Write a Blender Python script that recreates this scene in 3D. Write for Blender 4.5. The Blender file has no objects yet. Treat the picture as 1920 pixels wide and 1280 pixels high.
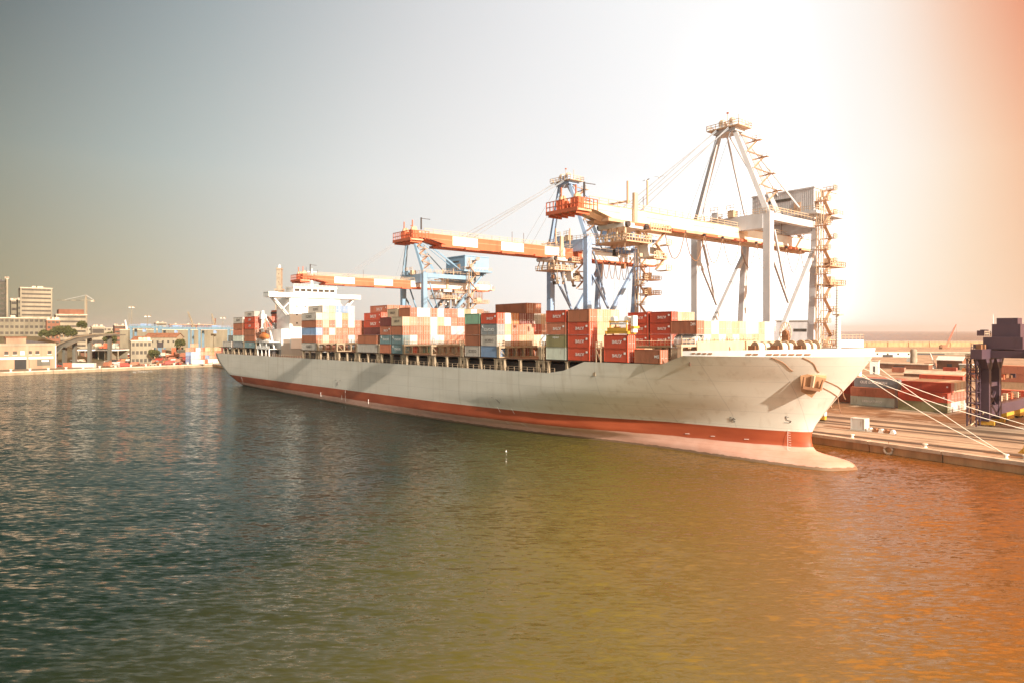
import bpy, math, random
from mathutils import Vector, Matrix
random.seed(7)
S = bpy.context.scene
COL = S.collection
R = math.radians

# ------------------------------------------------------------------ camera
HC, F = 23.7, 1288.0                      # eye height (m), focal length in pixels of a 1920 px wide frame
cam = bpy.data.cameras.new("camera")
cam.sensor_width = 36.0
cam.lens = F / 1920 * 36
cam.shift_y = -20 / 1920
cam.clip_start = 0.5
cam.clip_end = 60000
camo = bpy.data.objects.new("camera", cam)
COL.objects.link(camo)
camo.location = (0, 0, HC)
camo.rotation_euler = (R(90), 0, 0)
S.camera = camo

# ship / quay frame: u runs from stern to bow, v from the near hull side to the quay
TH = 0.8723
OX, OY = 8.95, 146.7
TRIM = 0.0058
QM = Matrix.Translation((OX, OY, 0)) @ Matrix.Rotation(-TH, 4, 'Z')
SM = QM @ Matrix.Rotation(-TRIM, 4, 'Y')

# ------------------------------------------------------------------ light
SUN_STRENGTH, SUN_COL = 5.0, (1.0, 0.87, 0.72)
SKY_GAIN, NISHITA = 1.0, 0.015
EXPO = 0.8
L = (QM.to_3x3() @ Vector((1.0, -0.10, 0.385))).normalized()      # towards the sun
sl = bpy.data.lights.new("sun", 'SUN')
sl.energy = SUN_STRENGTH
sl.angle = R(0.6)
sl.color = SUN_COL
so = bpy.data.objects.new("sun", sl)
COL.objects.link(so)
so.rotation_euler = L.to_track_quat('Z', 'Y').to_euler()
SUN_EL = math.asin(L.z)
SUN_AZ = math.atan2(L.x, L.y)

w = bpy.data.worlds.new("World")
S.world = w
w.use_nodes = True
nt = w.node_tree
nt.nodes.clear()
def wn(t, **k):
    n = nt.nodes.new(t)
    for a, b in k.items():
        setattr(n, a, b)
    return n
def wmath(op, a, b=None):
    n = wn('ShaderNodeMath', operation=op)
    for i, x in enumerate((a, b)):
        if x is None:
            continue
        if isinstance(x, (int, float)):
            n.inputs[i].default_value = x
        else:
            nt.links.new(x, n.inputs[i])
    return n.outputs[0]
def ramp(fac, stops):
    n = wn('ShaderNodeValToRGB')
    e = n.color_ramp.elements
    n.color_ramp.interpolation = 'B_SPLINE' if False else 'EASE'
    stops = sorted(stops)
    e[0].position, e[0].color = stops[0][0], (*stops[0][1], 1)
    e[1].position, e[1].color = stops[-1][0], (*stops[-1][1], 1)
    for p, c in stops[1:-1]:
        x = e.new(p)
        x.color = (*c, 1)
    n.color_ramp.interpolation = 'LINEAR'
    nt.links.new(fac, n.inputs[0])
    return n.outputs[0]
def s2l(c):
    return tuple((x / 255 / 12.92) if x / 255 <= 0.04045 else ((x / 255 + 0.055) / 1.055) ** 2.4 for x in c)
tc = wn('ShaderNodeTexCoord')
sp = wn('ShaderNodeSeparateXYZ')
nt.links.new(tc.outputs['Generated'], sp.inputs[0])
az = wmath('ARCTAN2', sp.outputs[0], sp.outputs[1])
azf = wmath('ADD', wmath('DIVIDE', az, 2 * math.pi), 0.5)         # 0.5 = straight ahead
el = wmath('ARCSINE', sp.outputs[2])
def A(px):                                                        # azimuth of a compass direction
    return 0.5 + math.atan((px - 960) / F) / (2 * math.pi)
def k(c, m=1.0):                                                  # display colour -> radiance at this exposure
    return tuple(x * m / 2 ** EXPO for x in s2l(c))
BACK = [(0.0, k((240, 230, 214), 1.0)), (0.12, k((206, 202, 192), .85)), (0.25, k((160, 162, 156), .7)), (0.75, k((255, 160, 90), 1.9)), (0.86, k((255, 205, 150), 2.4)), (0.93, k((255, 240, 205), 2.2)), (1.0, k((244, 234, 216), 1.1))]
low = [(A(-400), k((138, 130, 104))), (A(0), k((164, 154, 122))), (A(250), k((192, 182, 154))), (A(480), k((214, 207, 191))), (A(750), k((236, 231, 223))), (A(1050), k((252, 249, 245), 1.05)), (A(1250), k((255, 254, 250), 1.5)), (A(1400), k((255, 254, 250), 3.0)), (A(1500), k((255, 253, 247), 2.4)), (A(1580), k((255, 252, 244), 1.3)), (A(1650), k((255, 248, 234), 1.05)), (A(1730), k((253, 239, 218))), (A(1820), k((249, 223, 194))), (A(1920), k((244, 206, 172))), (A(2500), k((242, 150, 92), 1.5))]
mid = [(A(-500), k((92, 98, 92))), (A(0), k((144, 150, 139))), (A(300), k((178, 186, 180))), (A(700), k((228, 229, 226))), (A(900), k((242, 241, 239))), (A(1080), k((249, 248, 247))), (A(1240), k((254, 253, 252), 1.02)), (A(1380), k((255, 255, 253), 1.25)), (A(1450), k((255, 255, 253), 2.2)), (A(1520), k((255, 254, 251), 1.12)), (A(1600), k((255, 253, 248))), (A(1650), k((255, 250, 242))), (A(1710), k((253, 243, 230))), (A(1770), k((251, 231, 211))), (A(1840), k((248, 214, 184))), (A(1920), k((244, 192, 156))), (A(2500), k((240, 128, 74), 1.6))]
high = [(A(-500), k((52, 60, 62))), (A(0), k((88, 99, 103))), (A(400), k((154, 164, 166))), (A(800), k((214, 215, 216))), (A(1000), k((233, 233, 234))), (A(1200), k((247, 247, 247))), (A(1400), k((254, 253, 252))), (A(1540), k((253, 250, 247))), (A(1630), k((251, 241, 232))), (A(1710), k((247, 221, 203))), (A(1800), k((240, 184, 152))), (A(1920), k((230, 136, 98))), (A(2500), k((220, 100, 56), 1.6))]
over = [(A(-500), k((22, 34, 34))), (A(0), k((36, 56, 54))), (A(400), k((88, 116, 100))), (A(800), k((186, 180, 96), 1.8)), (A(1150), k((240, 200, 90), 3.4)), (A(1350), k((250, 186, 90), 5)), (A(1600), k((255, 165, 84), 8.5)), (A(1920), k((255, 146, 70), 9)), (A(2500), k((240, 110, 54), 6))]
rl = ramp(azf, low + BACK)
rm = ramp(azf, mid + BACK)
rh = ramp(azf, high + BACK)
ro = ramp(azf, over + BACK)
def mix(f, a, b):
    n = wn('ShaderNodeMix', data_type='RGBA')
    nt.links.new(f, n.inputs[0])
    for i, x in ((6, a), (7, b)):
        if isinstance(x, tuple):
            n.inputs[i].default_value = (*x, 1)
        else:
            nt.links.new(x, n.inputs[i])
    return n.outputs[2]
def mrange(x, a, b):
    n = wn('ShaderNodeMapRange')
    nt.links.new(x, n.inputs[0])
    n.inputs[1].default_value, n.inputs[2].default_value = a, b
    return n.outputs[0]
g = mix(mrange(el, R(2), R(13)), rl, rm)
g = mix(mrange(el, R(12), R(26)), g, rh)
g = mix(mrange(el, R(27), R(42)), g, ro)
g = mix(mrange(el, R(50), R(80)), g, k((132, 140, 142)))
sky = wn('ShaderNodeTexSky', sky_type='NISHITA', sun_disc=False)
sky.sun_elevation = SUN_EL
sky.sun_rotation = SUN_AZ
sky.dust_density = 4
b1 = wn('ShaderNodeBackground')
nt.links.new(g, b1.inputs[0])
b1.inputs[1].default_value = SKY_GAIN
b2 = wn('ShaderNodeBackground')
nt.links.new(sky.outputs[0], b2.inputs[0])
b2.inputs[1].default_value = NISHITA * 0.3
ad = wn('ShaderNodeAddShader')
nt.links.new(b1.outputs[0], ad.inputs[0])
nt.links.new(b2.outputs[0], ad.inputs[1])
wo = wn('ShaderNodeOutputWorld')
nt.links.new(ad.outputs[0], wo.inputs[0])

S.view_settings.view_transform = 'Standard'
S.view_settings.look = 'None'
S.view_settings.exposure = EXPO
S.view_settings.gamma = 1.0
S.render.engine = 'CYCLES'
S.cycles.max_bounces = 6
S.cycles.volume_bounces = 0
S.cycles.use_denoising = True

# ------------------------------------------------------------------ materials
MATS = {}
def nodes(name, rough=0.6, metal=0.0, spec=0.4):
    m = bpy.data.materials.new(name)
    m.use_nodes = True
    t = m.node_tree
    b = t.nodes['Principled BSDF']
    b.inputs['Roughness'].default_value = rough
    b.inputs['Metallic'].default_value = metal
    b.inputs['Specular IOR Level'].default_value = spec
    MATS[name] = m
    return m, t, b
def noise(t, scale, detail=4, vec=None, stretch=None, coord='Object'):
    n = t.nodes.new('ShaderNodeTexNoise')
    n.inputs['Scale'].default_value = scale
    n.inputs['Detail'].default_value = detail
    c = t.nodes.new('ShaderNodeTexCoord')
    src = c.outputs[coord]
    if stretch:
        mp = t.nodes.new('ShaderNodeMapping')
        mp.inputs['Scale'].default_value = stretch
        t.links.new(src, mp.inputs[0])
        src = mp.outputs[0]
    t.links.new(src, n.inputs['Vector'])
    return n
def cramp(t, fac, stops):
    r = t.nodes.new('ShaderNodeValToRGB')
    e = r.color_ramp.elements
    e[0].position, e[0].color = stops[0][0], (*stops[0][1], 1)
    e[1].position, e[1].color = stops[-1][0], (*stops[-1][1], 1)
    for p, c in stops[1:-1]:
        x = e.new(p)
        x.color = (*c, 1)
    t.links.new(fac, r.inputs[0])
    return r.outputs[0]
def mixc(t, fac, a, b, mode='MIX'):
    n = t.nodes.new('ShaderNodeMix')
    n.data_type = 'RGBA'
    n.blend_type = mode
    for i, x in ((0, fac), (6, a), (7, b)):
        if isinstance(x, (int, float)):
            n.inputs[i].default_value = x
        elif isinstance(x, tuple):
            n.inputs[i].default_value = (*x, 1)
        else:
            t.links.new(x, n.inputs[i])
    return n.outputs[2]
def tmath(t, op, a, b=None, c=None):
    n = t.nodes.new('ShaderNodeMath')
    n.operation = op
    for i, x in enumerate((a, b, c)):
        if x is None:
            continue
        if isinstance(x, (int, float)):
            n.inputs[i].default_value = x
        else:
            t.links.new(x, n.inputs[i])
    return n.outputs[0]
def scale3(c, k):
    return tuple(min(1, x * k) for x in c)
def paint(name, c, rough=0.55, wear=0.25, scale=0.6, rust=0.0, metal=0.0, stretch=(1, 1, 0.35)):
    m, t, b = nodes(name, rough, metal)
    n = noise(t, scale, 6, stretch=stretch)
    col = cramp(t, n.outputs[0], [(0.25, scale3(c, 1 - wear)), (0.5, c), (0.75, scale3(c, 1 + wear * 0.5))])
    n2 = noise(t, scale * 9, 3)
    col = mixc(t, tmath(t, 'MULTIPLY', n2.outputs[0], 0.35 * wear), col, scale3(c, 0.45))
    if rust:
        n3 = noise(t, 0.9, 8, stretch=(1.6, 1.6, 0.25))
        f = cramp(t, n3.outputs[0], [(0.60, (0, 0, 0)), (0.72, (rust, rust, rust))])
        col = mixc(t, f, col, (0.19, 0.085, 0.035))
    t.links.new(col, b.inputs['Base Color'])
    return m

# containers take their colour from each object
m, t, b = nodes('container_paint', 0.55)
oi = t.nodes.new('ShaderNodeObjectInfo')
n = noise(t, 0.55, 6, stretch=(1, 1, 0.4))
c0 = t.nodes.new('ShaderNodeVectorMath'); c0.operation = 'ADD'
tcn = [x for x in t.nodes if x.type == 'TEX_COORD'][0]
mp = [x for x in t.nodes if x.type == 'MAPPING'][0]
t.links.new(tcn.outputs['Object'], c0.inputs[0])
cr = t.nodes.new('ShaderNodeCombineXYZ')
off = tmath(t, 'MULTIPLY', oi.outputs['Random'], 97.0)
t.links.new(off, cr.inputs[0]); t.links.new(off, cr.inputs[1])
t.links.new(cr.outputs[0], c0.inputs[1])
t.links.new(c0.outputs[0], mp.inputs[0])
v1 = cramp(t, n.outputs[0], [(0.25, (0.70, 0.70, 0.70)), (0.5, (1, 1, 1)), (0.8, (1.0, 1.0, 1.0))])
col = mixc(t, 1.0, oi.outputs['Color'], v1, 'MULTIPLY')
n3 = t.nodes.new('ShaderNodeTexNoise'); n3.inputs['Scale'].default_value = 1.5; n3.inputs['Detail'].default_value = 8
mp2 = t.nodes.new('ShaderNodeMapping'); mp2.inputs['Scale'].default_value = (1.7, 1.7, 0.22)
t.links.new(c0.outputs[0], mp2.inputs[0]); t.links.new(mp2.outputs[0], n3.inputs['Vector'])
f = cramp(t, n3.outputs[0], [(0.60, (0, 0, 0)), (0.74, (0.75, 0.75, 0.75))])
col = mixc(t, f, col, (0.20, 0.10, 0.05))
t.links.new(col, b.inputs['Base Color'])

# ship hull: paint bands by height on the hull (marks that belong to the ship)
m, t, b = nodes('hull_paint', 0.5)
tcx = t.nodes.new('ShaderNodeTexCoord'); sx = t.nodes.new('ShaderNodeSeparateXYZ')
t.links.new(tcx.outputs['Object'], sx.inputs[0])
zz = sx.outputs[2]
ng = noise(t, 0.06, 7, stretch=(1, 1, 5))
grey = cramp(t, ng.outputs[0], [(0.3, (0.60, 0.575, 0.50)), (0.5, (0.67, 0.645, 0.57)), (0.7, (0.71, 0.685, 0.61))])
nst = noise(t, 0.5, 6, stretch=(1.3, 1.3, 0.06))
fst = cramp(t, nst.outputs[0], [(0.55, (0, 0, 0)), (0.78, (0.40, 0.40, 0.40))])
grey = mixc(t, fst, grey, (0.36, 0.29, 0.20))
# welded plate seams
def lines(axis, period, width):
    fr = tmath(t, 'FRACT', tmath(t, 'DIVIDE', axis, period))
    return tmath(t, 'LESS_THAN', fr, width / period)
seam = tmath(t, 'MAXIMUM', lines(sx.outputs[0], 11.6, 0.10), lines(zz, 2.9, 0.06))
grey = mixc(t, tmath(t, 'MULTIPLY', seam, 0.34), grey, (0.25, 0.25, 0.24))
nr = noise(t, 0.12, 6, stretch=(1, 1, 4))
dred = cramp(t, nr.outputs[0], [(0.3, (0.30, 0.058, 0.022)), (0.7, (0.42, 0.095, 0.038))])
nr2 = noise(t, 0.35, 7, stretch=(1, 1, 2))
pink = cramp(t, nr2.outputs[0], [(0.3, (0.57, 0.31, 0.23)), (0.7, (0.64, 0.39, 0.31))])
nz = noise(t, 0.25, 5)
zj = tmath(t, 'ADD', zz, tmath(t, 'MULTIPLY', tmath(t, 'SUBTRACT', nz.outputs[0], 0.5), 0.35))
nwd = noise(t, 0.8, 6, stretch=(1, 1, .3))
zw = tmath(t, 'ADD', zz, tmath(t, 'MULTIPLY', sx.outputs[0], TRIM))              # height above the water
weed = tmath(t, 'LESS_THAN', zw, tmath(t, 'ADD', 0.16, tmath(t, 'MULTIPLY', nwd.outputs[0], 0.55)))
pink = mixc(t, tmath(t, 'MULTIPLY', weed, 0.75), pink, (0.10, 0.075, 0.03))
scum = tmath(t, 'MULTIPLY', lines(zz, 0.85, 0.05), nwd.outputs[0])
pink = mixc(t, tmath(t, 'MULTIPLY', scum, 0.5), pink, (0.30, 0.13, 0.08))
col = mixc(t, tmath(t, 'GREATER_THAN', zj, 2.6), pink, dred)
col = mixc(t, tmath(t, 'GREATER_THAN', zz, 5.35), col, grey)
t.links.new(col, b.inputs['Base Color'])
bp = t.nodes.new('ShaderNodeBump'); bp.inputs['Strength'].default_value = 0.25; bp.inputs['Distance'].default_value = 0.08
nb = noise(t, 0.45, 4, stretch=(1, 1, 1.4))
t.links.new(nb.outputs[0], bp.inputs['Height']); t.links.new(bp.outputs[0], b.inputs['Normal'])

# harbour water
m, t, b = nodes('water_surface', 0.04, 0, 0.5)
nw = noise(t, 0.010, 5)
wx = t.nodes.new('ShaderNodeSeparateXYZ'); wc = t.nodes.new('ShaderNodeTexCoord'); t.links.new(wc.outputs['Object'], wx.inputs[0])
# orange light on the water painted into its colour: teal west, ochre east
glow_grade = tmath(t, 'ADD', tmath(t, 'DIVIDE', tmath(t, 'ADD', tmath(t, 'MULTIPLY', wx.outputs[1], -0.15), tmath(t, 'ADD', wx.outputs[0], 70.0)), 125.0), tmath(t, 'MULTIPLY', tmath(t, 'SUBTRACT', nw.outputs[0], 0.5), 0.45))
col = cramp(t, glow_grade, [(0.0, (0.006, 0.024, 0.020)), (0.22, (0.010, 0.024, 0.016)), (0.38, (0.062, 0.070, 0.024)), (0.55, (0.130, 0.112, 0.024)), (0.82, (0.205, 0.095, 0.022)), (1.0, (0.21, 0.080, 0.020))])
def slope(scale, rot, sx_, sy_, det, ampl, off):
    """a field of wave slopes (x, y) of the given length and steepness"""
    n = t.nodes.new('ShaderNodeTexNoise'); n.inputs['Scale'].default_value = scale; n.inputs['Detail'].default_value = det
    n.inputs['Roughness'].default_value = 0.55
    c = t.nodes.new('ShaderNodeTexCoord'); mp = t.nodes.new('ShaderNodeMapping')
    mp.inputs['Rotation'].default_value = (0, 0, R(rot)); mp.inputs['Scale'].default_value = (sx_, sy_, 1); mp.inputs['Location'].default_value = (off, off, 0)
    t.links.new(c.outputs['Object'], mp.inputs[0]); t.links.new(mp.outputs[0], n.inputs['Vector'])
    v = t.nodes.new('ShaderNodeVectorMath'); v.operation = 'SUBTRACT'; v.inputs[1].default_value = (.5, .5, .5); t.links.new(n.outputs['Color'], v.inputs[0])
    u = t.nodes.new('ShaderNodeVectorMath'); u.operation = 'MULTIPLY'; u.inputs[1].default_value = (ampl * .5, ampl, 0); t.links.new(v.outputs[0], u.inputs[0])
    return u.outputs[0]
def vadd(a, c):
    v = t.nodes.new('ShaderNodeVectorMath'); v.operation = 'ADD'
    for i_, x in enumerate((a, c)):
        if isinstance(x, tuple):
            v.inputs[i_].default_value = x
        else:
            t.links.new(x, v.inputs[i_])
    return v.outputs[0]
sl_ = vadd(vadd(slope(0.10, 22, 0.35, 1.0, 3, 0.26, 0), slope(0.75, -14, 0.30, 1.0, 3, 0.50, 31)), slope(2.6, 10, 0.30, 1.0, 5, 1.25, 77))
gust = t.nodes.new('ShaderNodeTexNoise'); gust.inputs['Scale'].default_value = 0.016; gust.inputs['Detail'].default_value = 3
gc = t.nodes.new('ShaderNodeTexCoord'); gm = t.nodes.new('ShaderNodeMapping'); gm.inputs['Scale'].default_value = (.5, 1, 1); gm.inputs['Rotation'].default_value = (0, 0, R(25))
t.links.new(gc.outputs['Object'], gm.inputs[0]); t.links.new(gm.outputs[0], gust.inputs['Vector'])
amp = cramp(t, gust.outputs[0], [(0.35, (0.6, 0.6, 0.6)), (0.65, (1.2, 1.2, 1.2))])
vs = t.nodes.new('ShaderNodeVectorMath'); vs.operation = 'MULTIPLY'; t.links.new(sl_, vs.inputs[0]); t.links.new(amp, vs.inputs[1])
bp = t.nodes.new('ShaderNodeVectorMath'); bp.operation = 'NORMALIZE'; t.links.new(vadd(vs.outputs[0], (0, 0, 1)), bp.inputs[0])
# wave facets seen at a grazing angle tilt to the viewer, so the sheen never reaches that of a flat mirror
fr = t.nodes.new('ShaderNodeFresnel'); fr.inputs['IOR'].default_value = 1.34; t.links.new(bp.outputs[0], fr.inputs['Normal'])
gl = t.nodes.new('ShaderNodeBsdfGlossy'); gl.inputs['Roughness'].default_value = 0.07; t.links.new(bp.outputs[0], gl.inputs['Normal'])
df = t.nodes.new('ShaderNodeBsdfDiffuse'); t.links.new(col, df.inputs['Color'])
mr = t.nodes.new('ShaderNodeMapRange'); mr.inputs[1].default_value = 0.0; mr.inputs[2].default_value = 1.0; mr.inputs[3].default_value = 0.0; mr.inputs[4].default_value = 1.0
t.links.new(tmath(t, 'POWER', fr.outputs[0], 1.0), mr.inputs[0])
ms = t.nodes.new('ShaderNodeMixShader')
t.links.new(tmath(t, 'MINIMUM', tmath(t, 'MULTIPLY', mr.outputs[0], 0.85), 0.60), ms.inputs[0])
t.links.new(df.outputs[0], ms.inputs[1]); t.links.new(gl.outputs[0], ms.inputs[2])
t.nodes.remove(b)
t.links.new(ms.outputs[0], t.nodes['Material Output'].inputs['Surface'])

# concrete of the quays
def concrete(name, c, scale=0.15, streak=False, rough=0.85):
    m, t, b = nodes(name, rough, 0, 0.2)
    n = noise(t, scale, 8, stretch=(1, 1, 0.4) if streak else None)
    n2 = noise(t, scale * 7, 6, stretch=(1, 1, 0.12) if streak else None)
    col = cramp(t, n.outputs[0], [(0.3, scale3(c, 0.62)), (0.5, c), (0.72, scale3(c, 1.22))])
    col = mixc(t, tmath(t, 'MULTIPLY', n2.outputs[0], 0.55), col, scale3(c, 0.45))
    t.links.new(col, b.inputs['Base Color'])
    bp = t.nodes.new('ShaderNodeBump'); bp.inputs['Strength'].default_value = 0.4; bp.inputs['Distance'].default_value = 0.06
    t.links.new(n2.outputs[0], bp.inputs['Height']); t.links.new(bp.outputs[0], b.inputs['Normal'])
    return m
concrete('quay_paving', (0.52, 0.40, 0.29))
t = MATS['quay_paving'].node_tree; b = t.nodes['Principled BSDF']
src = b.inputs['Base Color'].links[0].from_socket
for sc_, st_, lo_, hi_, dark in ((1.0, (.012, .9, 1), .50, .62, .55), (0.06, (1, 1, 1), .52, .60, .38), (0.9, (.02, .35, 1), .60, .66, .5)):
    n = noise(t, sc_, 6, stretch=st_)
    f = cramp(t, n.outputs[0], [(lo_, (0, 0, 0)), (hi_, (dark, dark, dark))])
    src = mixc(t, f, src, (0.16, 0.10, 0.065))
t.links.new(src, b.inputs['Base Color'])
concrete('quay_wall', (0.58, 0.36, 0.19), 0.35, True)
concrete('quay_cap', (0.66, 0.55, 0.43), 0.4)
concrete('far_paving', (0.22, 0.19, 0.14))
concrete('far_wall', (0.40, 0.31, 0.21), 0.3, True)
concrete('dark_cladding', (0.085, 0.08, 0.06), 0.12, True)
concrete('stone', (0.40, 0.33, 0.25), 0.25)
concrete('beige_render', (0.235, 0.205, 0.145), 0.12, True)
concrete('cream_render', (0.34, 0.295, 0.215), 0.12, True)
concrete('pink_render', (0.42, 0.28, 0.19), 0.12, True)
concrete('grey_render', (0.15, 0.145, 0.12), 0.12, True)
concrete('red_render', (0.25, 0.115, 0.07), 0.2, True)
concrete('roof_tile', (0.28, 0.13, 0.075), 0.5)
concrete('shade_strip', (0.17, 0.12, 0.085), 0.12)
concrete('hill_scrub', (0.12, 0.11, 0.065), 0.02)
paint('white_paint', (0.80, 0.79, 0.76), 0.45, 0.10, rust=0.12)
paint('ship_white', (0.82, 0.82, 0.80), 0.4, 0.06)
paint('ship_grey', (0.42, 0.44, 0.43), 0.5, 0.15)
paint('deck_brown', (0.13, 0.075, 0.05), 0.7, 0.3)
paint('lashing_tan', (0.36, 0.28, 0.19), 0.6, 0.3, rust=0.5)
paint('dark_steel', (0.06, 0.05, 0.05), 0.6, 0.3)
paint('crane_blue', (0.29, 0.41, 0.60), 0.45, 0.14, rust=0.1)
paint('crane_grey', (0.58, 0.58, 0.60), 0.45, 0.14, rust=0.12)
paint('boom_red', (0.58, 0.145, 0.07), 0.5, 0.18)
paint('boom_cream', (0.78, 0.62, 0.46), 0.5, 0.12)
paint('safety_orange', (0.62, 0.40, 0.26), 0.55, 0.25)
paint('rail_tan', (0.60, 0.45, 0.31), 0.6, 0.2)
paint('machine_yellow', (0.65, 0.36, 0.05), 0.5, 0.2, rust=0.3)
paint('cable_dark', (0.16, 0.09, 0.06), 0.7, 0.2)
paint('cable_brown', (0.30, 0.15, 0.08), 0.7, 0.2)
paint('rope_white', (0.74, 0.68, 0.58), 0.9, 0.15)
paint('rusty_iron', (0.30, 0.14, 0.07), 0.75, 0.4)
paint('pocket_brown', (.50, .27, .14), .6, .3, rust=.5)
paint('yard_blue', (.17, .27, .34), .55, .2)
paint('violet_steel', (0.085, 0.05, 0.068), 0.5, 0.2)
paint('lifeboat_orange', (0.62, 0.20, 0.06), 0.4, 0.1)
paint('gantry_blue', (0.22, 0.36, 0.50), 0.5, 0.15)
paint('tank_steel', (0.70, 0.69, 0.67), 0.35, 0.2, metal=0.3, rust=0.15)
paint('stay_steel', (.26, .29, .33), .6, .1)
paint('rubber', (0.03, 0.03, 0.03), 0.8, 0.2)
paint('vehicle_paint', (0.5, 0.5, 0.5), 0.4, 0.1)
paint('white_lettering', (0.82, 0.81, 0.78), 0.6, 0.05)
paint('dark_lettering', (0.09, 0.08, 0.08), 0.6, 0.05)
paint('timber', (0.34, 0.22, 0.12), 0.8, 0.3)
m, t, b = nodes('object_paint', 0.5)
oi = t.nodes.new('ShaderNodeObjectInfo'); n = noise(t, 1.2, 5)
v1 = cramp(t, n.outputs[0], [(0.3, (0.75, 0.75, 0.75)), (0.6, (1, 1, 1))])
t.links.new(mixc(t, 1.0, oi.outputs['Color'], v1, 'MULTIPLY'), b.inputs['Base Color'])
m, t, b = nodes('window_glass', 0.12, 0, 0.6)
n = noise(t, 0.8, 2)
t.links.new(cramp(t, n.outputs[0], [(0.3, (0.05, 0.045, 0.04)), (0.7, (0.10, 0.085, 0.07))]), b.inputs['Base Color'])
m, t, b = nodes('foliage', 0.8, 0, 0.2)
n = noise(t, 0.5, 5)
t.links.new(cramp(t, n.outputs[0], [(0.3, (0.045, 0.05, 0.018)), (0.7, (0.10, 0.10, 0.035))]), b.inputs['Base Color'])
M = MATS

# ------------------------------------------------------------------ mesh helpers
class MB:
    def __init__(self):
        self.v, self.f, self.mi, self.mats = [], [], [], []
    def mat(self, name):
        if name not in self.mats:
            self.mats.append(name)
        return self.mats.index(name)
    def add(self, vs, fs, mat):
        o = len(self.v); k = self.mat(mat)
        self.v += [tuple(p) for p in vs]
        for q in fs:
            self.f.append([o + i for i in q]); self.mi.append(k)
        return self
    def box(self, c, s, mat, rz=0, top=None):
        """axis box: centre c, size s; top = scale of the top face"""
        tx, ty = top if top else (1, 1)
        P = []
        for z, kx, ky in ((-.5, 1, 1), (.5, tx, ty)):
            for x, y in ((-.5, -.5), (.5, -.5), (.5, .5), (-.5, .5)):
                P.append((x * s[0] * kx, y * s[1] * ky, z * s[2]))
        cr, sr = math.cos(rz), math.sin(rz)
        P = [(c[0] + cr * p[0] - sr * p[1], c[1] + sr * p[0] + cr * p[1], c[2] + p[2]) for p in P]
        return self.add(P, [(3, 2, 1, 0), (4, 5, 6, 7), (0, 1, 5, 4), (1, 2, 6, 5), (2, 3, 7, 6), (3, 0, 4, 7)], mat)
    def bx(self, x0, x1, y0, y1, z0, z1, mat):
        return self.box(((x0 + x1) / 2, (y0 + y1) / 2, (z0 + z1) / 2), (x1 - x0, y1 - y0, z1 - z0), mat)
    def beam(self, p, q, wd, ht, mat, w2=None, h2=None, up=(0, 0, 1)):
        p, q = Vector(p), Vector(q)
        d = (q - p).normalized()
        u = Vector(up)
        if abs(d.dot(u)) > 0.97:
            u = Vector((1, 0, 0))
        s = d.cross(u).normalized(); n = s.cross(d)
        P = []
        for o, a, c in ((p, wd, ht), (q, w2 or wd, h2 or ht)):
            for x, y in ((-.5, -.5), (.5, -.5), (.5, .5), (-.5, .5)):
                P.append(o + s * (x * a) + n * (y * c))
        return self.add(P, [(3, 2, 1, 0), (4, 5, 6, 7), (0, 1, 5, 4), (1, 2, 6, 5), (2, 3, 7, 6), (3, 0, 4, 7)], mat)
    def tube(self, pts, r, mat, n=6, cap=True):
        pts = [Vector(p) for p in pts]
        rs = r if isinstance(r, (list, tuple)) else [r] * len(pts)
        P, Fc = [], []
        for i, p in enumerate(pts):
            d = (pts[min(i + 1, len(pts) - 1)] - pts[max(i - 1, 0)]).normalized()
            u = Vector((0, 0, 1)) if abs(d.z) < 0.95 else Vector((1, 0, 0))
            s = d.cross(u).normalized(); k = s.cross(d)
            for j in range(n):
                a = 2 * math.pi * j / n
                P.append(p + s * (rs[i] * math.cos(a)) + k * (rs[i] * math.sin(a)))
        for i in range(len(pts) - 1):
            for j in range(n):
                a, c = i * n + j, i * n + (j + 1) % n
                Fc.append((a, c, c + n, a + n))
        if cap:
            Fc.append(tuple(range(n - 1, -1, -1))); Fc.append(tuple(range((len(pts) - 1) * n, len(pts) * n)))
        return self.add(P, Fc, mat)
    def prism(self, poly, axis, a, c, mat):
        """poly in the two other axes, extruded along axis from a to c"""
        n = len(poly)
        def mk(p, h):
            return {'x': (h, p[0], p[1]), 'y': (p[0], h, p[1]), 'z': (p[0], p[1], h)}[axis]
        P = [mk(p, a) for p in poly] + [mk(p, c) for p in poly]
        Fc = [tuple(range(n - 1, -1, -1)), tuple(range(n, 2 * n))] + [(i, (i + 1) % n, n + (i + 1) % n, n + i) for i in range(n)]
        return self.add(P, Fc, mat)
    def rail(self, pts, mat, h=1.0, step=2.0, r=0.035):
        pts = [Vector(p) for p in pts]
        for a, c in zip(pts, pts[1:]):
            for k in (0.5, 1.0):
                self.beam(a + Vector((0, 0, h * k)), c + Vector((0, 0, h * k)), 2 * r, 2 * r, mat)
            m_ = max(1, int((c - a).length / step))
            for i in range(m_ + 1):
                p = a.lerp(c, i / m_)
                self.beam(p, p + Vector((0, 0, h)), 2 * r, 2 * r, mat)
        return self
    def mesh(self, name, smooth=False):
        me = bpy.data.meshes.new(name)
        me.from_pydata(self.v, [], self.f)
        for k in self.mats:
            me.materials.append(M[k])
        me.polygons.foreach_set('material_index', self.mi)
        if smooth:
            me.polygons.foreach_set('use_smooth', [True] * len(me.polygons))
        me.update()
        return me
    def build(self, name, parent=None, smooth=False, mw=None):
        return put(self.mesh(name, smooth), name, parent, mw)
def put(me, name, parent=None, mw=None):
    o = bpy.data.objects.new(name, me)
    COL.objects.link(o)
    if parent:
        o.parent = parent
    if mw is not None:
        o.matrix_world = mw
    return o
def tag(o, label=None, cat=None, group=None, kind=None):
    for k, x in (('label', label), ('category', cat), ('group', group), ('kind', kind)):
        if x:
            o[k] = x
    return o
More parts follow.
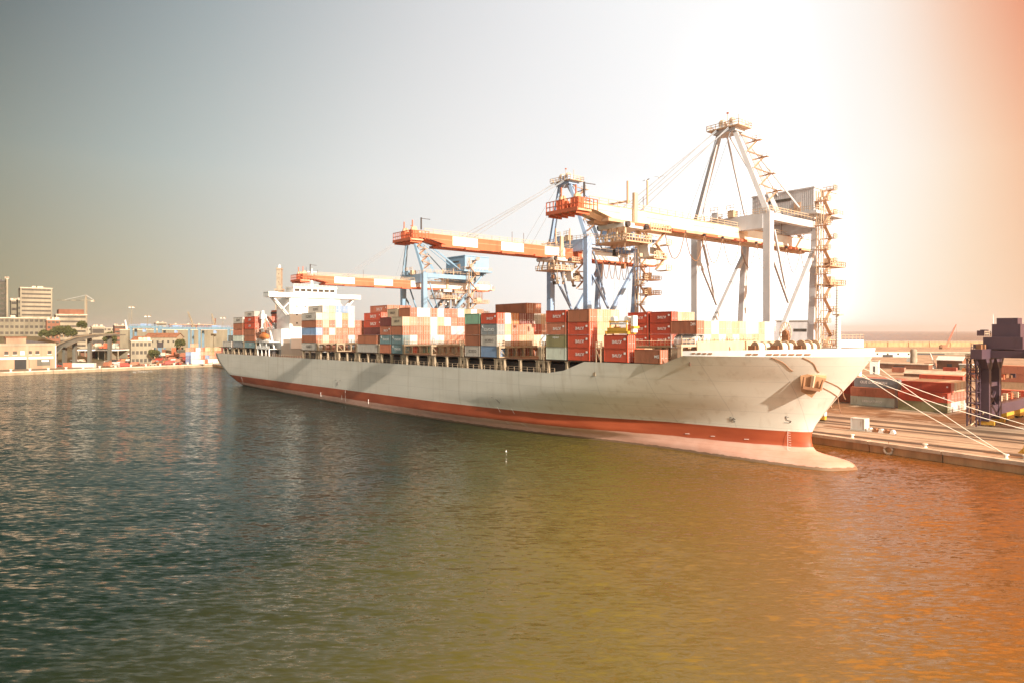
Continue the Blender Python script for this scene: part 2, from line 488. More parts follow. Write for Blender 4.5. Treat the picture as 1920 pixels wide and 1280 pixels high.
def empty(name, mw, label, cat, group=None):
    o = bpy.data.objects.new(name, None)
    o.empty_display_size = 1
    COL.objects.link(o)
    o.matrix_world = mw
    return tag(o, label, cat, group)
def T(x, y, z):
    return Matrix.Translation((x, y, z))
def at(px, py, z):
    """world point on the horizontal plane z seen at that spot of the 1920 px frame"""
    Y = F * (HC - z) / (py - 620)
    return Vector(((px - 960) / F * Y, Y, z))
def atd(px, py, Y):
    return Vector(((px - 960) / F * Y, Y, HC - (py - 620) * Y / F))
TEXTS = {}
def text_mesh(s, size, mat, mirrored=True, bold=0.02):
    k = (s, size, mat, mirrored)
    if k in TEXTS:
        return TEXTS[k]
    cu = bpy.data.curves.new('lettering', 'FONT')
    cu.body = s; cu.size = size; cu.align_x = 'CENTER'; cu.align_y = 'CENTER'; cu.offset = bold * size
    cu.resolution_u = 2
    o = bpy.data.objects.new('lettering', cu)
    COL.objects.link(o)
    dg = bpy.context.evaluated_depsgraph_get()
    me = bpy.data.meshes.new_from_object(o.evaluated_get(dg))
    bpy.data.objects.remove(o)
    bpy.data.curves.remove(cu)
    for v in me.vertices:                       # stand it up in the x-z plane, facing -y
        x, y = v.co.x, v.co.y
        v.co = ((-x if mirrored else x), 0, y)
    me.materials.clear(); me.materials.append(M[mat])
    me.name = 'lettering'
    TEXTS[k] = me
    return me
# ------------------------------------------------------------------ water, ground
mb = MB()
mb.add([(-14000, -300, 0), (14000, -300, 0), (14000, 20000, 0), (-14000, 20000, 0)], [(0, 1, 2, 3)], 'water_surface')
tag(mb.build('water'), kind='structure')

QZ = 2.0
# container quay: runs along v = 41, bending slightly towards the harbour ahead of the bow
edge = [(-374, 41), (35, 41.6), (75, 37.2), (140, 30), (300, 8)]
mb = MB()
poly = edge + [(300, 1000), (-374, 1000)]
mb.prism(poly, 'z', -3, QZ, 'quay_paving')
q = mb.build('quay', mw=QM); tag(q, kind='structure')
mb = MB()
for (a0, b0), (a1, b1) in zip(edge, edge[1:]):
    n = max(1, int((a1 - a0) / 11.5))
    for i in range(n):
        p = Vector((a0 + (a1 - a0) * i / n, b0 + (b1 - b0) * i / n, 0)); r = Vector((a0 + (a1 - a0) * (i + .985) / n, b0 + (b1 - b0) * (i + .985) / n, 0))
        mb.beam(p + Vector((0, -.16, .15)), r + Vector((0, -.16, .15)), 0.5, 2.5, 'quay_wall')
        mb.beam(p + Vector((0, -.25, 1.77)), r + Vector((0, -.25, 1.77)), 1.5, 0.62, 'quay_cap')
o = mb.build('quay_wall', mw=QM); tag(o, 'brown stained concrete quay wall with pale coping beside the bow', 'quay wall')
mb = MB()
for v in (43.4, 44.6, 63.4, 64.6):
    mb.bx(-370, 138, v - .09, v + .09, QZ + .004, QZ + .05, 'dark_steel')
for v, wd in ((42.6, 2.6), (46.8, .5), (49.5, .25), (51.5, .6), (53, .25), (56.5, .25), (59, 2.2), (62.6, 2.4), (67.5, .25), (70, 4.6), (80, .3), (92, .3)):
    mb.add([(-370, v, QZ + .008), (138, v, QZ + .008), (138, v + wd, QZ + .008), (-370, v + wd, QZ + .008)], [(0, 1, 2, 3)], 'shade_strip' if wd > .5 else 'quay_cap')  # wide dark strips paint shadows of cranes and stacks on the apron
o = mb.build('crane_track_and_shade_strips', mw=QM); tag(o, kind='structure')

# ------------------------------------------------------------------ container ship
def interp(tab, x):
    """monotone cubic through a table"""
    n = len(tab)
    if x <= tab[0][0]:
        return tab[0][1]
    if x >= tab[-1][0]:
        return tab[-1][1]
    d = [(tab[i + 1][1] - tab[i][1]) / (tab[i + 1][0] - tab[i][0]) for i in range(n - 1)]
    mm = [d[0]] + [0 if d[i - 1] * d[i] <= 0 else 2 * d[i - 1] * d[i] / (d[i - 1] + d[i]) for i in range(1, n - 1)] + [d[-1]]
    for i in range(n - 1):
        if x <= tab[i + 1][0]:
            hh = tab[i + 1][0] - tab[i][0]; s = (x - tab[i][0]) / hh
            return ((2 * s ** 3 - 3 * s * s + 1) * tab[i][1] + (s ** 3 - 2 * s * s + s) * hh * mm[i]
                    + (-2 * s ** 3 + 3 * s * s) * tab[i + 1][1] + (s ** 3 - s * s) * hh * mm[i + 1])
STEM = [(-6, 53), (-4, 55.4), (-2, 55.6), (-1.4, 55.4), (-.5, 54.8), (.36, 53.7), (1.0, 52), (1.35, 49.6), (1.8, 47.6), (2.7, 46.8), (4.3, 46.5), (5.65, 46.8), (7.8, 48.2), (11.1, 50.7), (15.6, 54.5), (18.4, 56.7), (20.5, 57.9), (22, 58.6)]
TRANSOM = [(-2, -188), (0, -196), (1.6, -201), (3.7, -207), (6.3, -215), (9.3, -223), (12.3, -229), (14.7, -231), (17, -231.5)]
HB = {
    -2: [(0, .3), (2, 3), (4.5, 5.3), (17, 7), (33, 7.6), (54, 10.5), (63, 12.2), (75, 14.8), (96, 16.8), (136, 18.8), (174, 18.2), (214, 17), (241, 15.3), (260, 12)],
    0: [(0, .3), (1, 2.4), (3.5, 5.3), (16.5, 7), (32, 7.7), (53, 10.9), (61.5, 12.6), (73.5, 15.1), (94, 17.2), (134, 19.2), (174, 18.7), (214, 17.9), (241, 17.2), (260, 15.5)],
    1.0: [(0, .2), (1, 1.5), (3, 2.8), (14, 6.2), (30, 7.8), (51, 11.2), (71, 15.6), (92, 17.6), (132, 19.4), (172, 19), (212, 18.4), (260, 17)],
    2.6: [(0, .25), (1, 1.2), (8, 3.8), (12, 4.9), (27, 8.0), (43, 12.9), (62, 17), (98, 19.5), (205, 19.2), (260, 18.2)],
    5.35: [(0, .25), (1, 1.5), (5, 3.3), (12, 5.4), (27.2, 8.4), (42.8, 13.5), (63, 17.6), (97, 19.5), (255, 19.4)],
    8: [(0, .25), (2, 2.2), (10, 5.6), (20, 8.8), (30, 12.4), (42, 16), (60, 19), (75, 19.5), (260, 19.5)],
    11: [(0, .3), (3, 3.2), (10, 7.2), (20, 11.6), (30, 15.2), (42, 18.3), (55, 19.5), (260, 19.5)],
    14.7: [(0, .3), (3, 4), (10, 9), (20, 14), (30, 17.3), (40, 19), (50, 19.5), (260, 19.5)],
    19.1: [(0, .4), (3, 5.5), (8, 11), (15, 15.3), (25, 18.6), (35, 19.5), (260, 19.5)],
}
HZ = sorted(HB)
def hb(u, z):
    d = interp(STEM, z) - u
    z = min(max(z, HZ[0]), HZ[-1])
    for i in range(len(HZ) - 1):
        if z <= HZ[i + 1]:
            k = (z - HZ[i]) / (HZ[i + 1] - HZ[i])
            return interp(HB[HZ[i]], d) * (1 - k) + interp(HB[HZ[i + 1]], d) * k
def top_edge(u):
    P = [(-240, 14.7), (1.0, 14.7), (9.0, 17.4), (27.5, 17.4), (32.4, 19.1), (60, 19.1)]
    for (a, x), (c, y) in zip(P, P[1:]):
        if u <= c:
            return x + (y - x) * max(0, u - a) / (c - a)
    return 19.1
CEN = 19.5
sroot = empty('container_ship', SM, 'long grey container ship with dark red boot band and bulbous bow, moored along the quay', 'container ship')
ucols = [-231, -228, -222, -214, -205, -195, -180, -160, -130, -100, -80, -60, -50, -40, -30, -22, -15, -8, -3, 1.0, 3, 5, 7, 9.0, 12, 15, 18, 21, 24, 27.5, 28.7, 30, 31.2, 32.4, 34, 36, 38, 40, 42, 44, 46, 48, 49.5, 51, 52, 53, 54, 54.8, 55.5, 56.2, 56.8, 57.2]
S0, S1 = -231, 57.2
zrows = [-2, -1.2, -.6, 0, .5, 1.0, 1.4, 1.9, 2.6, 3.4, 4.3, 5.35, 6.6, 8, 9.5, 11, 12.8, 14.7]
NU = 7
V, Fc = [], []
def hull_col(uc):
    s = (uc - S0) / (S1 - S0)
    out = []
    zt = top_edge(uc)
    for z in zrows + [14.7 + (zt - 14.7) * k / NU for k in range(1, NU + 1)]:
        a = interp(TRANSOM, z)
        kk = min(1.0, max(0.0, (zt - z) / 8.0)) if uc < 40 else 1.0
        c = interp(STEM, z)
        u = a + s * (c - a)
        if uc > -8 and z > 14.7:
            u = uc + (u - uc) * (1 if uc > 40 else 0) + (0 if uc > 40 else 0)
        if uc > 40 and z > 14.7:
            u = a + s * (c - a) if False else uc - (57.2 - c) * ((uc - 40) / 17.2)
        elif z <= 14.7 and uc > -60:
            pass
        out.append((u, hb(u, z), z))
    return out
colsP = [hull_col(u) for u in ucols]
nr = len(colsP[0])
for c in colsP:
    V += [(u, CEN - h_, z) for u, h_, z in c]
no = len(V)
for c in colsP:
    V += [(u, CEN + h_, z) for u, h_, z in c]
def quad(a, b_, c, d):
    q = [a, b_, c, d]
    pts = {tuple(round(x, 4) for x in V[i]) for i in q}
    if len(pts) == 4:
        Fc.append(q)
    elif len(pts) == 3:
        seen, r = set(), []
        for i in q:
            k = tuple(round(x, 4) for x in V[i])
            if k not in seen:
                seen.add(k); r.append(i)
        Fc.append(r)
for i in range(len(ucols) - 1):
    for j in range(nr - 1):
        a, b_ = i * nr + j, (i + 1) * nr + j
        quad(a, b_, b_ + 1, a + 1)
        quad(no + b_, no + a, no + a + 1, no + b_ + 1)
for j in range(nr - 1):
    e = (len(ucols) - 1) * nr + j
    quad(e, no + e, no + e + 1, e + 1)
    quad(no + j, j, j + 1, no + j + 1)
mb = MB(); mb.add(V, Fc, 'hull_paint')
hull = mb.build('hull', sroot, True)
# bulwark above the knuckle
mb = MB()
bu = [u for u in ucols if u >= 32.4]
P = []
for u in bu:
    zt = 19.95 + 0.55 * (u - 32.4) / 25
    h0 = hb(u, 19.1)
    for sgn in (-1, 1):
        P += [(u, CEN + sgn * (h0 + .02), 19.1), (u + .35 * (u - 32.4) / 25, CEN + sgn * (h0 + .06), zt), (u + .3 * (u - 32.4) / 25, CEN + sgn * max(.05, h0 - .12), zt), (u, CEN + sgn * max(.05, h0 - .16), 19.1)]
Fb = []
for i in range(len(bu) - 1):
    for s_ in (0, 1):
        a, c = i * 8 + s_ * 4, (i + 1) * 8 + s_ * 4
        for k in range(3):
            q = (a + k, c + k, c + k + 1, a + k + 1)
            Fb.append(q if s_ == 0 else q[::-1])
e = (len(bu) - 1) * 8
Fb += [(e, e + 4, e + 5, e + 1), (0, 1, 2, 3), (7, 6, 5, 4)]
mb.add(P, Fb, 'ship_white')  # white instead of hull grey paints in the sun on this upright plating
mb.build('bulwark', sroot)
# decks
mb = MB()
def deck(u0, u1, z, inset, mat):
    us = [u0 + (u1 - u0) * i / 16 for i in range(17)]
    P = []
    for u in us:
        hh = max(.05, hb(u, z) - inset)
        P += [(u, CEN - hh, z), (u, CEN + hh, z)]
    mb.add(P, [(2 * i, 2 * i + 2, 2 * i + 3, 2 * i + 1) for i in range(16)], mat)
deck(-230.5, 9.2, 14.62, .05, 'deck_brown')
deck(9.2, 33, 17.3, .1, 'deck_brown')
deck(33, 56.8, 18.3, .3, 'deck_brown')
mb.bx(33, 33.15, 2, 37, 17.3, 18.3, 'deck_brown')
mb.bx(9.2, 9.35, .6, 38.4, 14.62, 17.3, 'deck_brown')
mb.build('deck', sroot)
# hatch coaming under the cargo, passage along the side
mb = MB()
for a, c in ((-228, -166), (-134, 10.5), (11, 31)):
    z0 = 14.62 if a < 10 else 17.3
    mb.bx(a, c, 2.4, 36.6, z0, 16.6 if a < 10 else 17.42, 'dark_steel')
    if a < 10:
        mb.bx(a, c, .5, 38.5, 17.30, 17.55, 'deck_brown')
mb.build('hatch_coaming', sroot)
# stanchions and side rails along the deck edge
mb = MB()
BAYS = {'A2': -221.0, 'A1': -206.4, 'A': -191.8, 'B': -132.1, 'B2': -117.4, 'B3': -103.2, 'C': -89.2, 'D': -75.0, 'D2': -61.0, 'D3': -46.8, 'E': -32.3, 'E2': -17.6, 'F': -2.5, 'H': 14.2}
def stanchion(u, wd=.55):
    global mb
    mb.bx(u - wd / 2, u + wd / 2, .25, .95, 14.62, 17.3, 'lashing_tan')
    mb.prism([(u - wd / 2, 17.0), (u + wd / 2, 17.0), (u + wd / 2 + .25, 17.3), (u - wd / 2 - .25, 17.3)], 'y', .2, 1.0, 'lashing_tan')
for k, u in BAYS.items():
    if u > 10 or -180 < u < -134:
        continue
    for x in (u + .4, u + 6.1, u + 11.9):
        mb = MB(); stanchion(x); mb.build('stanchion', sroot)
    mb = MB()
    for x in (u + 12.3, u + 14.0):                     # framed passage between two bays
        stanchion(x, .7)
    mb.bx(u + 12.65, u + 13.65, .3, .9, 16.5, 17.25, 'lashing_tan')
    mb.build('passage_frame', sroot)
mb = MB()
mb.rail([(-230, .25, 14.7), (-180, .12, 14.7), (-100, .1, 14.7), (0.2, .12, 14.7)], 'rail_tan', 1.05, 2.2, .03)
mb.build('deck_railing', sroot)

# lashing bridges between the bays
def lashing_bridge(u, top=20.2, z0=17.55, v0=.3, v1=38.3, mat='lashing_tan', n=15):
    mb = MB()
    p = (v1 - v0) / n
    for i in range(n + 1):
        v = v0 + i * p
        mb.bx(u - .45, u + .45, v - .17, v + .17, z0, top - .45, mat)
        if i < n:
            for sgn in (0, 1):                        # rounded corners of each opening
                vv = v + .17 if sgn == 0 else v + p - .17
                d = .45 if sgn == 0 else -.45
                mb.add([(u + .3, vv, top - .45), (u + .3, vv + d, top - .45), (u + .3, vv, top - 1.0), (u - .3, vv, top - .45), (u - .3, vv + d, top - .45), (u - .3, vv, top - 1.0)], [(0, 1, 2), (5, 4, 3), (1, 4, 5, 2)], mat)
            if i in (0, 5, 10, 14):
                mb.beam((u + .2, v + .2, top - .6), (u + .2, v + p - .2, z0 + .1), .14, .14, mat)
    mb.bx(u - .55, u + .55, v0 - .3, v1 + .3, top - .45, top, mat)
    mb.bx(u - .4, u + .4, v0 - .1, v1 + .1, z0 - .05, z0 + .22, mat)
    mb.rail([(u + .5, v0, top), (u + .5, v1, top)], 'rail_tan', 1.05, 1.25, .04)
    for i in range(0, n, 2):                          # stowed lashing rods
        v = v0 + i * p
        mb.beam((u + .35, v, top), (u + .35, v + .1, top + 1.6), .07, .07, 'rail_tan')
    return mb.build('lashing_bridge', sroot)
for k in ('A1', 'A', 'B', 'B2', 'B3', 'C', 'D', 'D2', 'D3', 'E', 'E2'):
    lashing_bridge(BAYS[k] + 13.25)
lashing_bridge(11.9, 20.4, 17.5, 2.9, 37.0, 'lashing_tan', 14)
lashing_bridge(29.6, 21.0, 17.5, 4.0, 30.0, 'rail_tan', 10)
# access towers at the near ends of some bridges
for u in (-33.9, 12.6, -4.1):
    mb = MB()
    for a in (-.5, .7):
        for v in (.3, 1.9):
            mb.bx(u + a - .1, u + a + .1, v - .1, v + .1, 17.4, 21.4, 'rail_tan')
    mb.bx(u - .7, u + .9, .2, 2.0, 20.1, 20.25, 'rail_tan')
    mb.beam((u - .5, .3, 20), (u + .7, .3, 17.6), .2, .1, 'rail_tan')
    mb.rail([(u - .6, .3, 20.25), (u + .8, .3, 20.25)], 'rail_tan', 1.1, .7, .05)
    mb.build('access_tower', sroot)

# superstructure
mb = MB()
mb.bx(-178, -163.0, 8.7, 30.3, 17.5, 38.2, 'ship_white')
mb.bx(-178, -164.6, 8.5, 30.5, 28.9, 29.1, 'ship_grey')
mb.bx(-180, -163.5, 5.0, 34, 14.6, 25.3, 'ship_white')
mb.bx(-179, -163.3, 4.9, 34.1, 14.65, 19.8, 'ship_grey')
mb.bx(-176.0, -162.8, 8.2, 9.8, 25.3, 37.6, 'ship_white')
house = mb.build('deckhouse', sroot)
mb = MB()
mb.bx(-168.0, -162.2, -.5, 39.5, 38.0, 39.85, 'ship_white')
mb.bx(-168.0, -162.2, -.6, 3.2, 39.85, 40.1, 'ship_white')
for sg in (1, -1):
    c = CEN
    mb.beam((-164, c - sg * 17.6, 38.1), (-164, c - sg * 10.6, 30.0), 1.0, .55, 'ship_white')
    mb.beam((-166.5, c - sg * 17.6, 38.1), (-166.5, c - sg * 10.6, 30.0), 1.0, .55, 'ship_white')
    mb.beam((-164, c - sg * 13.5, 33.6), (-164, c - sg * 10.6, 36.5), .5, .4, 'ship_white')
mb.build('bridge_wing', sroot)
mb = MB()
mb.bx(-171, -163.2, 10.0, 28.6, 39.85, 42.3, 'ship_white')
mb.bx(-171.4, -162.8, 9.7, 28.9, 42.3, 42.6, 'ship_white')
wh = mb.build('wheelhouse', sroot)
for i in range(7):
    m2 = MB(); m2.bx(-163.2, -163.14, 10.5 + i * 2.55, 12.5 + i * 2.55, 40.6, 41.7, 'window_glass')
    m2.build('window', wh)
mb = MB()
for v in (11, 14.5, 27):
    for z in (20.6, 24.0, 27.4, 30.8, 34.2):
        mb.bx(-163.0 if z > 25.3 else -163.5, -162.94 if z > 25.3 else -163.4, v, v + .6, z, z + .6, 'window_glass')
mb.build('porthole_row', house)
mb = MB()
mb.rail([(-163, 10, 42.6), (-163, 28.6, 42.6)], 'white_paint', 1.0, 1.5, .05)
mb.build('roof_railing', wh)
mb = MB()
mb.tube([(-167, 19.5, 42.5), (-167, 19.5, 50.5)], [.55, .25], 'ship_white', 8)
mb.bx(-167.6, -166.4, 16.5, 22.5, 47.2, 47.5, 'ship_white')
mb.bx(-167.2, -166.8, 17.4, 21.6, 49.0, 49.35, 'ship_white')
mb.beam((-167, 17, 47.5), (-167, 17, 51), .1, .1, 'dark_steel'); mb.beam((-167, 22, 47.5), (-167, 22, 50.2), .1, .1, 'dark_steel')
mb.build('radar_mast', sroot)
mb = MB()
mb.bx(-186, -179.4, 9.5, 17.0, 17.5, 33.4, 'boom_red')
mb.bx(-186.2, -179.2, 9.3, 17.2, 31.8, 32.7, 'dark_steel')
mb.tube([(-182, 12, 33.4), (-182.6, 12, 35.0)], .6, 'dark_steel', 8); mb.tube([(-184, 14.5, 33.4), (-184.6, 14.5, 34.6)], .5, 'dark_steel', 8)
mb.build('funnel', sroot)
mb = MB()
mb.tube([(-176.0, 2.2, 17.5), (-176.0, 2.2, 33.0)], [.9, .55], 'ship_white', 10)
mb.beam((-176, 2.2, 31.5), (-187.5, 2.4, 28.3), .8, .9, 'ship_white', .4, .5)
mb.beam((-176, 2.2, 33.0), (-187, 2.4, 28.8), .12, .12, 'dark_steel')
mb.beam((-176, 2.2, 32.6), (-170, 3.6, 25.2), .35, .35, 'ship_white')
mb.bx(-177, -175, 1.2, 3.4, 29.4, 31.2, 'ship_white')
mb.build('provision_crane', sroot)
# lifeboat under its davits
mb = MB()
ring = []
for i in range(13):
    s = -1 + 2 * i / 12
    k = math.sqrt(max(.02, 1 - abs(s) ** 2.6))
    ring.append((s * 4.2, 1.45 * k))
P, Fx = [], []
for x, r in ring:
    for j in range(10):
        a = 2 * math.pi * j / 10
        P.append((x, r * .95 * math.cos(a), r * math.sin(a) * (1.0 if math.sin(a) > 0 else .95)))
for i in range(12):
    for j in range(10):
        a, c = i * 10 + j, i * 10 + (j + 1) % 10
        Fx.append((a, a + 10, c + 10, c))
Fx += [tuple(range(10)), tuple(range(129, 119, -1))]
P = [(p[0] - 170.8, p[1] + .9, p[2] + 22.2) for p in P]
mb.add(P, Fx, 'lifeboat_orange')
mb.bx(-172.6, -170.6, .3, 1.5, 23.3, 24.1, 'lifeboat_orange')
boat = mb.build('lifeboat', sroot)
mb = MB()
for u in (-174.3, -167.4):
    mb.beam((u, 3.6, 17.5), (u, 1.6, 26.0), .5, .5, 'ship_white'); mb.beam((u, 1.6, 26.0), (u, .1, 25.2), .45, .45, 'ship_white')
    mb.beam((u, .4, 17.5), (u, .4, 21.0), .3, .3, 'ship_white'); mb.beam((u, .4, 21.0), (u, 3.2, 20.2), .3, .3, 'ship_white')
    mb.beam((u, .3, 25.2), (u, .8, 23.4), .08, .08, 'dark_steel')
mb.rail([(-178, .3, 17.5), (-164, .3, 17.5)], 'ship_white', 1.1, 1.0, .06)
mb.rail([(-178, .3, 20.3), (-164, .3, 20.3)], 'ship_white', 1.1, 1.0, .06)
mb.bx(-178, -164, .2, 4.5, 20.1, 20.3, 'ship_white'); mb.bx(-178, -164, .3, 5, 17.3, 17.5, 'ship_white')
for u in (-177, -172.5, -168, -164.6):
    mb.bx(u - .2, u + .2, .3, .7, 14.6, 17.4, 'ship_white')
mb.build('davit_frame', sroot)

# foredeck gear
mb = MB()
mb.bx(33.2, 33.4, 4, 35, 18.3, 21.5, 'rail_tan')
mb.build('breakwater_screen', sroot)
for (u, v, r) in ((43.0, 9.3, 1.1), (46.0, 11.5, 1.3), (48.6, 14.5, 1.35)):
    mb = MB()
    z = 20.5
    ax = Vector((.35, .94, 0))
    c = Vector((u, v, z))
    mb.tube([c - ax * 1.5, c + ax * 1.5], .5, 'rusty_iron', 12)
    for k in (-1.5, 0, 1.5):
        mb.tube([c + ax * (k - .09), c + ax * (k + .09)], r, 'rail_tan', 18)
    mb.tube([c - ax * 1.3, c - ax * .15], .95, 'rope_white', 14)
    mb.tube([c + ax * .15, c + ax * 1.2], .85, 'rope_white', 14)
    mb.box((u, v, z - 1.4), (2.2, 2.6, 1.6), 'rusty_iron')
    mb.box((u - ax.x * 2.0, v - ax.y * 2.0, z - .4), (1.3, .9, 1.6), 'rusty_iron')
    mb.build('mooring_winch', sroot)
mb = MB()
c = Vector((45.2, 13.2, 23.0))                        # big spoked hose reel
for k in range(14):
    a = math.pi * 2 * k / 14
    mb.beam(c, c + Vector((.55 * math.cos(a) * 1.7, .2 * math.cos(a), 1.9 * math.sin(a))), .1, .1, 'rail_tan')
ringp = [c + Vector((.55 * 1.7 * math.cos(a) * 1.0, .2 * math.cos(a), 1.9 * math.sin(a))) for a in [2 * math.pi * i / 20 for i in range(21)]]
mb.tube(ringp, .09, 'rail_tan', 5)
mb.tube([c + Vector((0, -.4, 0)), c + Vector((0, .5, 0))], .5, 'rusty_iron', 10)
mb.bx(44.6, 45.8, 13.0, 13.6, 18.3, 22.9, 'rusty_iron')
mb.build('hose_reel', sroot)
mb = MB()
for i in range(12):
    random.seed(i)
    u, v = 41.5 + i * .9, 9 + i * .75
    mb.bx(u - .3, u + .3, v - .3, v + .3, 18.3, 19.6 + random.random() * .9, 'rusty_iron' if i % 2 else 'rail_tan')
    mb.tube([(u - .6, v, 19.4 + .4 * random.random()), (u + .7, v + .3, 19.5)], .2, 'rusty_iron', 6)
mb.build('windlass', sroot)
mb = MB()
mb.tube([(52.2, 18.0, 18.3), (52.2, 18.0, 31)], [.5, .25], 'ship_white', 8)
mb.bx(51.6, 52.8, 17.2, 18.8, 26.0, 26.2, 'rail_tan'); mb.rail([(51.6, 17.2, 26.2), (52.8, 17.2, 26.2)], 'rail_tan', .9, .6)
for k in range(26):
    mb.beam((51.9, 17.5, 19 + k * .45), (52.5, 17.5, 19 + k * .45), .06, .06, 'rail_tan')
mb.build('foremast', sroot)

# marks and fittings on the hull side
def hull_pt(u, z, off=.04, side=-1):
    return Vector((u, CEN + side * (hb(u, z) + off), z))
def stroke(mb, pts, wd, mat, off=.05):
    for (u0, z0), (u1, z1) in zip(pts, pts[1:]):
        a, c = hull_pt(u0, z0, off), hull_pt(u1, z1, off)
        mb.beam(a, c, .05, wd, mat, up=(0, 1, 0)) if False else mb.beam(a, c, wd, wd * .3, mat)
mb = MB()
stroke(mb, [(44.2, 8.0), (43.7, 7.9), (43.75, 7.5), (44.4, 7.3), (44.2, 6.95), (43.3, 6.95)], .11, 'dark_lettering')
stroke(mb, [(43.7, 7.9), (43.85, 8.2)], .11, 'dark_lettering')
for k in range(12):
    a = 2 * math.pi * k / 12
    if k % 3 != 2:
        stroke(mb, [(34.6 + .5 * math.cos(a), 6.9 + .5 * math.sin(a)), (34.6 + .5 * math.cos(a + .4), 6.9 + .5 * math.sin(a + .4))], .14, 'dark_lettering')
stroke(mb, [(34.25, 6.6), (34.95, 7.2)], .12, 'dark_lettering'); stroke(mb, [(34.95, 6.6), (34.25, 7.2)], .12, 'dark_lettering')
for u in (-19.6,):
    stroke(mb, [(u - .45, 7.9), (u + .4, 6.9)], .28, 'dark_lettering')
    stroke(mb, [(u - 1.9, 8.1), (u - 1.5, 8.15)], .2, 'dark_lettering'); stroke(mb, [(u + 1.3, 8.0), (u + 1.5, 7.6)], .2, 'dark_lettering')
for u in (-102.5,):
    stroke(mb, [(u, 7.8), (u, 6.6)], .3, 'dark_lettering')
    stroke(mb, [(u - 1.7, 8.3), (u - 1.3, 8.1)], .2, 'dark_lettering'); stroke(mb, [(u + 1.7, 8.3), (u + 1.3, 8.1)], .2, 'dark_lettering')
mb.build('hull_marking', hull)
mb = MB()
for u, z0, z1 in ((43.6, 2.0, 5.5), (-97.5, 1.5, 5.0), (-196, 2.6, 5.0)):
    n = 9
    stroke(mb, [(u, z0), (u, z1)], .06, 'white_lettering')
    for k in range(n):
        z = z0 + (z1 - z0) * k / (n - 1)
        stroke(mb, [(u, z), (u + .35, z)], .12, 'white_lettering')
for u in (-20.5, -15.8):
    stroke(mb, [(u - .3, 5.8), (u + .3, 4.6)], .12, 'white_lettering'); stroke(mb, [(u + 1.6, 2.4), (u + 2.3, 1.4)], .12, 'white_lettering')
for u in (-116, -100, -82):
    stroke(mb, [(u, 3.4), (u, 2.0)], .10, 'white_lettering')
for u in (25.0, 30.2, 36.5):
    stroke(mb, [(u - .4, 3.3), (u + .4, 3.35)], .22, 'white_lettering')
mb.build('draught_mark', hull)
mb = MB()
for k in range(4):
    u = 34.2 + k * .95
    mb.beam(hull_pt(u, 19.55, .06), hull_pt(u + .6, 19.56, .06), .08, .26, 'cable_brown')
for k in range(9):
    u = 43.0 + k * .95
    if k not in (2,):
        mb.beam(hull_pt(u, 19.5, .08), hull_pt(u + .65, 19.5, .08), .10, .26, 'cable_brown')
mb.build('mooring_slot', hull)
# anchor pocket
mb = MB()
pc = hull_pt(49.4, 15.0, 0)
nrm = (hull_pt(49.4, 15.0, 1) - pc).normalized()
nrm = Vector((.35, -.75, -.45)).normalized()
tu = Vector((.85, .5, -.15)).normalized()
tu = (tu - nrm * tu.dot(nrm)).normalized(); tz = nrm.cross(tu)
if tz.z < 0:
    tz = -tz
def AP(a, c, d):
    return pc + tu * a + tz * c + nrm * d
mb.add([AP(-2.0, 1.5, -.6), AP(2.2, 1.2, -.6), AP(.5, -2.3, -.6), AP(-1.3, -1.6, -.6), AP(-2.0, 1.5, .5), AP(2.2, 1.2, .7), AP(.5, -2.3, 1.9), AP(-1.3, -1.6, 1.6)],
       [(0, 1, 5, 4), (1, 2, 6, 5), (2, 3, 7, 6), (3, 0, 4, 7), (4, 5, 6, 7)], 'pocket_brown')
mb.build('anchor_pocket', hull)
mb = MB()
mb.beam(AP(.2, 1.6, 1.0), AP(.2, -.6, 1.75), .4, .4, 'rail_tan')
mb.beam(AP(-1.2, -.6, 1.75), AP(1.5, -.6, 1.75), .6, .5, 'rusty_iron')
for k in (-1.2, 1.5):
    mb.beam(AP(k, -.6, 1.75), AP(k * 1.1, 1.2, 1.2), .5, .35, 'rusty_iron', .15, .15)
mb.build('anchor', hull)
mb = MB()
for u0, z0, u1, z1 in ((46.3, 19.0, 48.2, 16.6), (50.2, 19.0, 51.3, 16.4), (50.4, 13.6, 52.4, 9.2), (51.0, 15.0, 53.2, 11.6)):
    pts = [hull_pt(u0 + (u1 - u0) * i / 6 + .35 * math.sin(i * .8), z0 + (z1 - z0) * i / 6, .02) for i in range(7)]
    mb.tube(pts, .085, 'cable_brown', 5)
mb.build('rust_pipe', hull)

